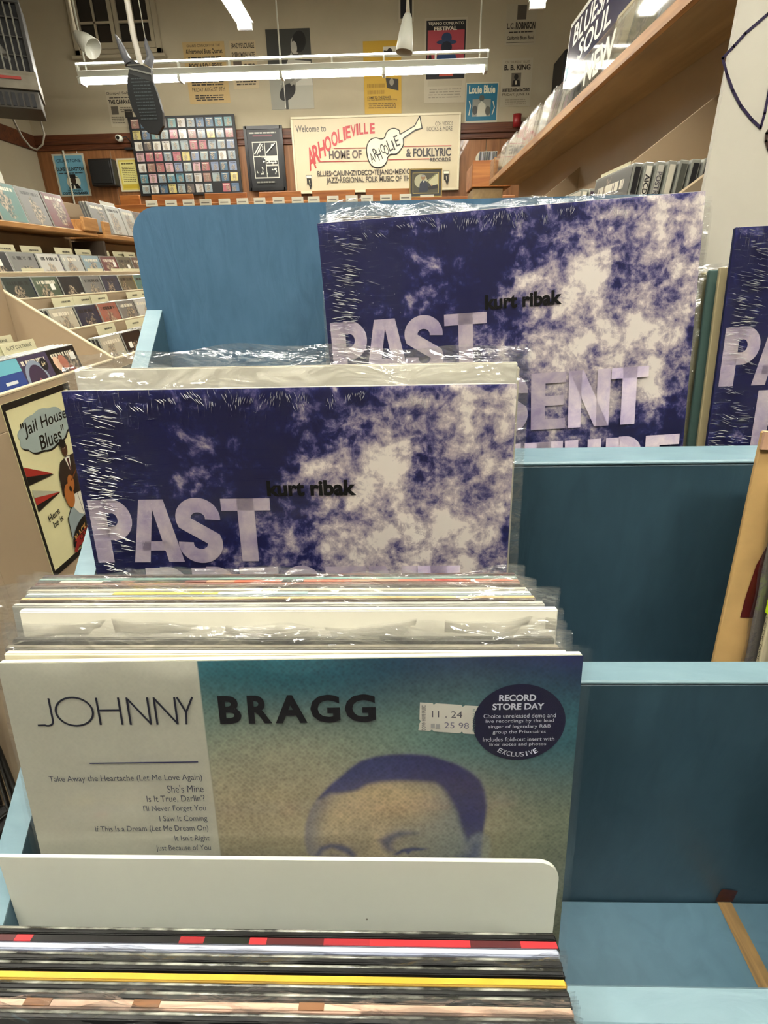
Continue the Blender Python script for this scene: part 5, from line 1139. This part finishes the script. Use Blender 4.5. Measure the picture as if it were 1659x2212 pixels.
# welcome sign
zt = at_y(812, 255, YB-.03).z; zb_ = at_y(812, 411, YB-.03).z; a = at_y(639, 335, YB-.03); c = at_y(988, 335, YB-.03)
W, H = c.x-a.x, zt-zb_
b = MB(); b.box(-W/2, W/2, -.02, 0, 0, H, mat('#c3b697', .5, 'tan sign board')); s_ = b.build('welcome_sign', loc=((a.x+c.x)/2, YB-.064, zb_)); tag(s_, 'wide cream Welcome sign with red arched lettering and a guitar outline', 'sign')
b = MB(); T_ = mat('#d0c6a8', .45, 'pale sign frame')
for q in ((-W/2-.03, W/2+.03, -.03, 0), (-W/2-.03, W/2+.03, H, H+.03)): b.box(q[0], q[1], -.035, 0, q[2], q[3], T_, .004)
for q in (-W/2-.03, W/2): b.box(q, q+.03, -.035, 0, 0, H, T_, .004)
b.build('frame', s_)
p = PR(W, H, -W/2, 0, -.021, .0004)
def Q(x, y): return ((x-372)/982.0, 1-(y-(742-.047*(x-372)))/(397+.018*(x-372)))
def sb(t, x0, y0, x1, y1, col, bo=.0, a=0):
    m = (x0+x1)/2; u0 = Q(x0, 0)[0]; u1 = Q(x1, 0)[0]; p.text(t, u0, Q(m, y1)[1], u1, Q(m, y0)[1], col, bold=bo, a=a)
GR = '#4c4640'; RED = '#a82a2c'
sb('Welcome to', 385, 770, 567, 806, GR, .012)
for ch, x_, yb, h, wd, an in (('A', 455, 1018, 122, 46, 62), ('R', 490, 978, 100, 42, 55), ('H', 528, 945, 90, 42, 46), ('O', 568, 912, 84, 40, 38), ('O', 610, 882, 80, 38, 31), ('L', 646, 862, 74, 26, 26), ('I', 672, 849, 72, 14, 22), ('E', 696, 838, 68, 28, 19), ('V', 728, 828, 65, 32, 15), ('I', 752, 820, 62, 12, 12), ('L', 776, 815, 60, 24, 9), ('L', 805, 811, 58, 24, 6), ('E', 843, 809, 56, 28, 4)):
    u, z = Q(x_, yb); p.text(ch, u-wd/982/2, z, u+wd/982/2, z+h/400, RED, bold=.03, a=R(an*.35), skew=.25*an/60)
sb('HOME OF', 577, 902, 775, 950, '#4a3c34', .03); sb('& FOLKLYRIC', 1043, 883, 1312, 932, '#2c2424', .03); sb('RECORDS', 1187, 937, 1311, 958, '#2c2424', .03)
p.line([Q(610, 893), Q(812, 887)], .004, RED); p.line([Q(1032, 876), Q(1313, 868)], .004, RED); p.line([Q(512, 968), Q(812, 960)], .004, RED); p.line([Q(935, 952), Q(1182, 944)], .004, RED)
sb("CD's VIDEOS", 1215, 735, 1320, 757, GR); sb('BOOKS & MORE', 1167, 763, 1317, 787, GR)
sb('BLUES\u2022CAJUN\u2022ZYDECO\u2022TEJANO\u2022MEXICAN', 500, 1010, 1112, 1050, '#3c3430', .02); sb('JAZZ\u2022REGIONAL FOLK MUSIC OF THE WORLD', 553, 1046, 1205, 1088, '#4c443c', .02)
body = []
pts = [(806,905),(812,868),(832,842),(862,832),(893,838),(915,830),(925,805),(945,785),(975,779),(1003,790),(1013,808),(1095,762),(1124,709),(1138,774),(1098,785),(1026,832),(1028,862),(1014,890),(985,918),(950,922),(932,940),(925,965),(905,988),(872,998),(836,988),(815,955)]
n = len(pts)
for i in range(n):
    if 10 <= i <= 15: body.append(pts[i]); continue
    p0, p1, p2_, p3_ = pts[i-1], pts[i], pts[(i+1) % n], pts[(i+2) % n]
    for k in range(4):
        t = k/4; body.append(tuple(.5*((2*p1[j])+(-p0[j]+p2_[j])*t+(2*p0[j]-5*p1[j]+4*p2_[j]-p3_[j])*t*t+(-p0[j]+3*p1[j]-3*p2_[j]+p3_[j])*t**3) for j in (0, 1)))
bq = [Q(*q) for q in body]
p.poly(bq, '#d8d2b4'); p.line(bq+[bq[0]], .006, '#17140f')
for i, ch in enumerate('ARHOOLIE'):
    t = i/7; x_ = 838+150*t; y_ = 935-83*t+(-8 if i % 2 else 8); u, z = Q(x_, y_); wd = 14 if ch != 'I' else 5
    p.text(ch, u-wd/982*.9, z-.07-.01*(i % 3), u+wd/982*.9, z+.07, '#17140f', bold=.008, a=R(22))
for (x_, y_) in ((447, 1085), (1287, 1055)):
    u, z = Q(x_, y_); p.rect(u-.017, z+.06, u+.017, z+.10, '#e2ddc4'); p.line([(u-.017, z+.06), (u+.017, z+.06), (u+.017, z+.10), (u-.017, z+.10), (u-.017, z+.06)], .002, '#17140f'); p.poly([(u-.014, z+.055), (u+.014, z+.055), (u+.016, z-.04), (u+.006, z-.11), (u-.004, z-.03), (u-.014, z-.02)], '#17140f'); p.line([(u, z+.03), (u+.004, z-.03)], .003, '#c9c2a4')
p.build('sign_lettering', s_)

# black bookshelf speaker on the panelling
a = at_y(196, 372, YB-.16); c = at_y(247, 372, YB-.16); zt = at_y(220, 343, YB-.16).z; zb_ = at_y(222, 402, YB-.16).z
BK = mat('#121212', .6, 'black speaker cloth', noise=.3, scale=90); b = MB(); b.box(a.x, c.x, YB-.20, YB-.03, zb_, zt, mat('#181716', .5, 'black cabinet'), .012); sp_ = b.build('wall_speaker'); tag(sp_, 'black wall speaker between the pale blue poster and the yellow certificate', 'speaker')
b = MB(); b.box(a.x+.03, c.x-.03, YB-.212, YB-.201, zb_+.03, zt-.03, BK, .004); b.build('grille', sp_); b = MB(); b.box((a.x+c.x)/2-.05, (a.x+c.x)/2+.05, YB-.03, YB-.01, zb_+.1, zt-.1, BK); b.build('bracket', sp_)
# small camera
cpt = at_y(258, 299, YB-.15); b = MB(); b.lathe([(0, -.05), (.04, -.045), (.045, 0), (.04, .05), (0, .055)], cpt, WHITE_EN, 16, Matrix.Rotation(R(90), 3, 'X')); sc_ = b.build('security_camera', smooth=True); tag(sc_, 'small white security camera on the wall rail above the certificate', 'camera')
b = MB(); b.lathe([(0, .001), (.024, 0), (.024, -.012), (0, -.012)], cpt+Vector((0, -.055, 0)), mat('#101010', .2, 'black lens', coat=.8), 16, Matrix.Rotation(R(90), 3, 'X')); b.build('lens', sc_)
b = MB(); b.tube([cpt, cpt+Vector((.08, .05, .03)), cpt+Vector((.13, .07, -.03)), cpt+Vector((.12, .10, -.10))], .008, BK); b.box(cpt.x+.02, cpt.x+.16, YB-.09, YB-.02, cpt.z-.13, cpt.z-.10, BK, .004); b.build('mount', sc_)

# window
w0 = at_y(156, 60, WY); w1 = at_y(345, 60, WY); zb_ = at_y(260, 122, WY).z; zt = 3.62
win = struct(empty('window_1', ((w0.x+w1.x)/2, WY, zb_))); W = w1.x-w0.x; H = zt-zb_
WF = mat('#a59c84', .6, 'old cream window paint')
b = MB()
for (x0, x1, z0, z1) in ((-W/2, W/2, 0, .07), (-W/2, W/2, H-.07, H), (-W/2, -W/2+.07, 0, H), (W/2-.07, W/2, 0, H)): b.box(x0, x1, -.06, 0, z0, z1, WF, .006)
b.box(-W/2-.05, W/2+.05, -.10, 0, -.04, 0, WF, .006); b.build('window_frame', win)
for s in (-1, 1):
    x0, x1 = (-W/2+.075, -.006) if s < 0 else (.006, W/2-.075); b = MB()
    for q in ((x0, x1, .075, .145), (x0, x1, H-.13, H-.075), (x0, x0+.055, .145, H-.13), (x1-.055, x1, .145, H-.13)): b.box(q[0], q[1], -.05, -.01, q[2], q[3], WF, .004)
    b.box((x0+x1)/2-.012, (x0+x1)/2+.012, -.045, -.015, .145, H-.13, WF); 
    for zz in (.42,): b.box(x0+.055, x1-.055, -.045, -.015, .145+(H-.275)*zz-.012, .145+(H-.275)*zz+.012, WF)
    b.build('sash', win)
b = MB(); b.box(-W/2+.07, W/2-.07, -.008, -.002, .07, H-.07, mat('#17140f', .12, 'dark night glass', coat=.5)); b.build('pane', win)
w2 = struct(empty('window_2', (XL+.004, 7.4, 2.35))); b = MB()
for q in ((-.7, .7, -.05, 0), (-.7, -.63, 0, 1.2), (.63, .7, 0, 1.2), (-.02, .02, 0, 1.2), (-.7, .7, 1.15, 1.22)): b.box(0, .05, q[0], q[1], q[2], q[3], WF, .004)
b.build('window_frame', w2); b = MB(); b.box(0, .01, -.63, .63, 0, 1.15, mat('#2c2419', .3, 'brown curtain behind glass', noise=.3, scale=8)); b.build('pane', w2)

# unit heater hung near the left wall
ht = tag(empty('unit_heater', (-3.78, 6.25, 1.66), (0, 0, R(26))), 'dark grilled gas unit heater hung near the left wall at the upper left', 'heater')
GM = mat('#8c8676', .45, 'dusty grey enamel', noise=.15, scale=9); DK = mat('#1b1c1d', .5, 'dark heater inside')
b = MB(); b.box(-.42, .36, .06, .62, .0, .76, DK, .01); b.build('body', ht)
b = MB(); b.box(-.44, .38, 0, .66, .74, .80, mat('#3b3a36', .5, 'dark steel top'), .008); b.box(.34, .38, 0, .66, .0, .74, mat('#34332f', .5, 'dark steel side'), .006); b.build('casing', ht)
b = MB(); b.prism([(0, .0), (.66, .0), (.66, .16), (0, .16), (-.03, .12)], -.44, .39, GM, 'x'); b.build('control_panel', ht)
b = MB(); b.box(.02, .24, -.034, -.028, .075, .10, mat('#a8382c', .5, 'red badge')); b.build('badge', ht)
for i in range(12):
    b = MB(); x_ = -.40+.062*i; b.box(x_, x_+.016, .0, .03, .16, .74, mat('#77766c', .4, 'grille bar', metal=.3), .002); b.build('grille_bar', ht)
for z_ in (.30, .46, .62):
    b = MB(); b.tube([(-.42, .015, z_), (.34, .015, z_)], .005, mat('#5c5b54', .4, 'grille wire')); b.build('grille_wire', ht)
b = MB(); b.tube([(-.30, .10, .34), (-.15, .08, .46), (.02, .08, .42), (.18, .09, .26)], [.07, .09, .07, .03], mat('#a8a69a', .4, 'grey burner duct'), 12); b.build('duct', ht, True)
b = MB(); b.box(-.36, .37, .05, .60, -.17, -.001, mat('#4a463c', .5, 'dull outlet'), .006)
for i in range(11): b.box(-.33+.062*i, -.295+.062*i, .035, .049, -.15, -.03, DK)
b.build('outlet_louver', ht)
for s in (-.35, .3):
    b = MB(); b.tube([(s, .3, .80), (s, .3, CEIL-1.60)], .012, mat('#4a463c', .5, 'steel rod')); b.build('hanger_rod', ht)
b = MB(); pts_ = [at_y(u_, v_, 6.9) for u_, v_ in ((24, 236), (30, 262), (48, 296), (66, 318), (80, 324), (92, 312), (96, 290), (88, 262), (84, 240))]
b.tube(pts_, .010, mat('#8c8676', .5, 'grey cable'), 6); tag(b.build('heater_cable', smooth=True), 'grey cable looping below the heater', 'cable')
ht.scale = (.88, .88, .88)
# conduit in the corner
b = MB(); b.tube([(XL+.42, YB-.035, FLOOR), (XL+.42, YB-.035, 1.72)], .014, mat('#c9c4b0', .5, 'painted conduit'), 6); tag(b.build('conduit'), 'thin pale conduit running down the panelling near the left corner', 'pipe')

# spot lamps
def spot(label, p, aim, L, stem_top, r=.10):
    o = tag(empty('spot_lamp', p), label, 'lamp')
    q = Vector((0, 0, 1)).rotation_difference(Vector(aim)).to_matrix()
    b = MB(); b.lathe([(0, 0), (.03, .0), (.045, .03), (r*.8, L*.5), (r, L), (r-.006, L), (.03, .02)], (0, 0, 0), WHITE_EN, 20, q); b.build('shade', o, True)
    b = MB(); b.tube([(0, 0, 0), (0, 0, .10), (0, 0, stem_top-p[2])], [.022, .014, .010], mat('#c4bda6', .5, 'cream metal stem')); b.build('stem', o, True); return o
sp1 = at_y(163, 72, 7); spot('white cone spot lamp on a stem in front of the window, upper left', sp1, (.9, -.3, -.75), .24, CEIL, .10)
sp2 = at_y(881, 30, 7); spot('white teardrop spot lamp hanging by the small dark picture', sp2, (-.12, -.1, -1), .32, CEIL, .09)

# black guitar-body display hung from a white pole
hb = tag(empty('hanging_display', (-1.53, 4.0, 1.0)), 'black guitar-body shaped display with small lettering hanging from a white pole, upper left', 'display')
outl = [(-.060,.125),(-.085,.07),(-.095,0),(-.082,-.08),(-.045,-.155),(-.01,-.195),(.05,-.205),(.09,-.16),(.10,-.09),(.085,-.0),(.065,.07),(.055,.115)]
b = MB(); b.prism(outl, -.015, .015, mat('#08090a', .55, 'black lacquer', coat=.1), 'y'); b.build('body', hb)
b = MB(); b.prism([(-.075, .19), (-.060, .10), (.065, .06), (.07, .12), (.0, .15)], -.017, .017, mat('#2b2c2c', .5, 'dark grey'), 'y'); b.build('collar', hb)
for (pp) in ([(-.06, 0, .15), (-.085, 0, .21), (-.10, 0, .26), (-.115, 0, .29)], [(.05, 0, .14), (.075, 0, .18), (.06, 0, .235), (.062, 0, .27)]):
    b = MB(); b.tube(pp, [.028, .022, .014, .004], mat('#55565a', .45, 'grey horn')); b.build('horn', hb, True)
p = PR(.17, .24, -.085, -.15, -.0155, .0004)
for i in range(13): p.lines(.12+.012*i, .93-.07*i, .80+.008*i, .97-.07*i, 1, '#3c4446', .6, i)
p.line([(.06, 1.16), (.9, 1.02)], .05, '#7c7c74'); p.rect(.1, 1.20, .7, 1.215, '#a9a590'); p.build('display_lettering', hb)
b = MB(); b.tube([(-.0, .03, .13), (-.02, .03, .30), (-.06, .03, CEIL-1.0)], .017, mat('#bdb8ac', .4, 'white pole')); b.build('pole', hb, True)
b = MB(); b.tube([(.06, .0, .27), (.01, .0, CEIL-1.0)], .003, mat('#8c8878', .5, 'hanging wire')); b.build('wire', hb)

# framed painting standing on the cross rack
fp = empty('framed_painting', (.235, 5.03, .525), (R(-7), 0, 0)); tag(fp, 'small gilt and black framed painting of a man at a piano, below the welcome sign', 'framed picture')
FW, FH = .262, .205
b = MB()
for (q, m_) in ((0, mat('#8a7440', .35, 'gilt frame', metal=.5)),):
    for z0 in (0, FH-.010): b.box(-FW/2, FW/2, -.014, 0, z0, z0+.010, m_, .002)
    for x0 in (-FW/2, FW/2-.010): b.box(x0, x0+.010, -.014, 0, .010, FH-.010, m_, .002)
b.build('gilt_frame', fp)
b = MB(); b.box(-FW/2+.01, FW/2-.01, -.010, 0, .010, FH-.010, mat('#0e0e0d', .4, 'black mat board')); b.build('black_border', fp)
p = PR(FW-.064, FH-.064, -FW/2+.032, .032, -.0105, .0002); p.rect(-.03, -.03, 1.03, 1.03, '#a8934c'); p.rect(0, 0, 1, 1, '#4a4530'); p.ell(.30, .60, .26, .34, '#b9b592'); p.poly([(.55,.62),(.95,.95),(1,.95),(1,.35),(.7,.4)], '#c9c49a'); p.line([(.60, .60), (.90, .92)], .04, '#8c8a5c')
p.ell(.40, .78, .09, .12, '#a07a54'); p.ell(.40, .86, .085, .06, '#9c988c'); p.poly([(.22,.05),(.26,.48),(.38,.66),(.54,.58),(.62,.20),(.55,.05)], '#22283a'); p.poly([(.38,.62),(.42,.50),(.46,.62)], '#d0ccb8'); p.poly([(.58,.30),(.98,.42),(.98,.22),(.62,.15)], '#14120f'); p.line([(.5, .42), (.72, .36)], .05, '#22283a'); p.ell(.74, .37, .04, .04, '#a07a54'); p.build('painting_print', fp)
b = MB(); b.box(-.055, .055, -.0006, .0006, 0, .018, mat('#e2ddc6', .5, 'white caption card')); tag(b.build('caption_card', loc=(.245, 5.0, .5255)), 'tiny white caption card in front of the framed painting', 'card')

# far end of the right bin: small open box of discs beyond the top shelf
xb = tag(empty('wooden_box', (.47, 3.55, .46)), 'orange wooden box of discs beyond the far end of the right top shelf', 'box')
b = MB(); b.box(-.045, .12, -.08, .18, -1.81, -.055, SHELFU, .003); b.build('pedestal', xb)
b = MB(); b.box(-.055, .16, -.10, -.085, -.055, .07, OAKR, .003); b.box(-.055, -.04, -.085, .18, -.055, .06, OAKR, .003); b.box(-.04, .16, -.085, .18, -.055, -.01, OAKR, .002); b.build('box_boards', xb)
for i in range(8):
    disc('spine', (.450+.0125*i, 3.55, .4205+.03), R(-90), R(3), 'disc case standing in the orange wooden box beyond the right top shelf', None, ['#2a2a34', '#8c8c94', '#3a3440', '#222228'][i % 4], group='discs in the wooden box')
# dark cabinet and red cup on the far side at the right
b = MB(); b.box(2.19, 2.45, 8.85, 9.40, 1.98, 2.56, mat('#15151a', .5, 'black speaker cabinet'), .02); sp_ = b.build('tall_speaker'); tag(sp_, 'black loudspeaker on the far wall just left of the blue sign', 'speaker')
b = MB(); b.box(2.21, 2.43, 8.835, 8.849, 2.0, 2.54, BK, .004); b.build('grille', sp_); b = MB(); b.box(2.27, 2.37, 9.40, 9.498, 2.2, 2.4, BK, .004); b.build('bracket', sp_)
rc = at_y(1118, 262, 9.3); b = MB(); b.lathe([(0, 0), (.055, 0), (.060, .15), (.054, .15), (.05, .01), (0, .01)], (1.735, 9.38, 1.836), mat('#8c1f22', .4, 'red paper'), 20); tag(b.build('red_box', smooth=True), 'dark red canister standing on the wall rail right of the blue poster', 'canister')

# white foam board with a marker drawing, behind the right column
fb = MB(); fb.prism([(.2705, -.268), (.95, -.268), (.95, .60), (.2705, .60)], .5550, .5600, mat('#bfbaad', .55, 'white foam board', noise=.02, scale=3), 'y'); fo = fb.build('foam_board'); tag(fo, 'tall white foam board with a purple marker outline, behind the right records', 'board')
p = PR(1, 1, 0, 0, .5547, .0001); MK = '#241a3a'
def fbp(u, v): q = at_y(u, v, .5547); return (q.x, q.z)
p.line([fbp(*q) for q in ((1720, -20), (1659, 30), (1610, 72), (1585, 100), (1561, 126), (1570, 160), (1583, 195), (1600, 228), (1624, 258), (1643, 276), (1652, 245), (1659, 208), (1668, 160))], .0022, MK)
p.line([fbp(*q) for q in ((1668, 270), (1656, 288), (1655, 305), (1660, 322), (1672, 335))], .0024, '#3a2a24')
p.build('marker_drawing', fo)
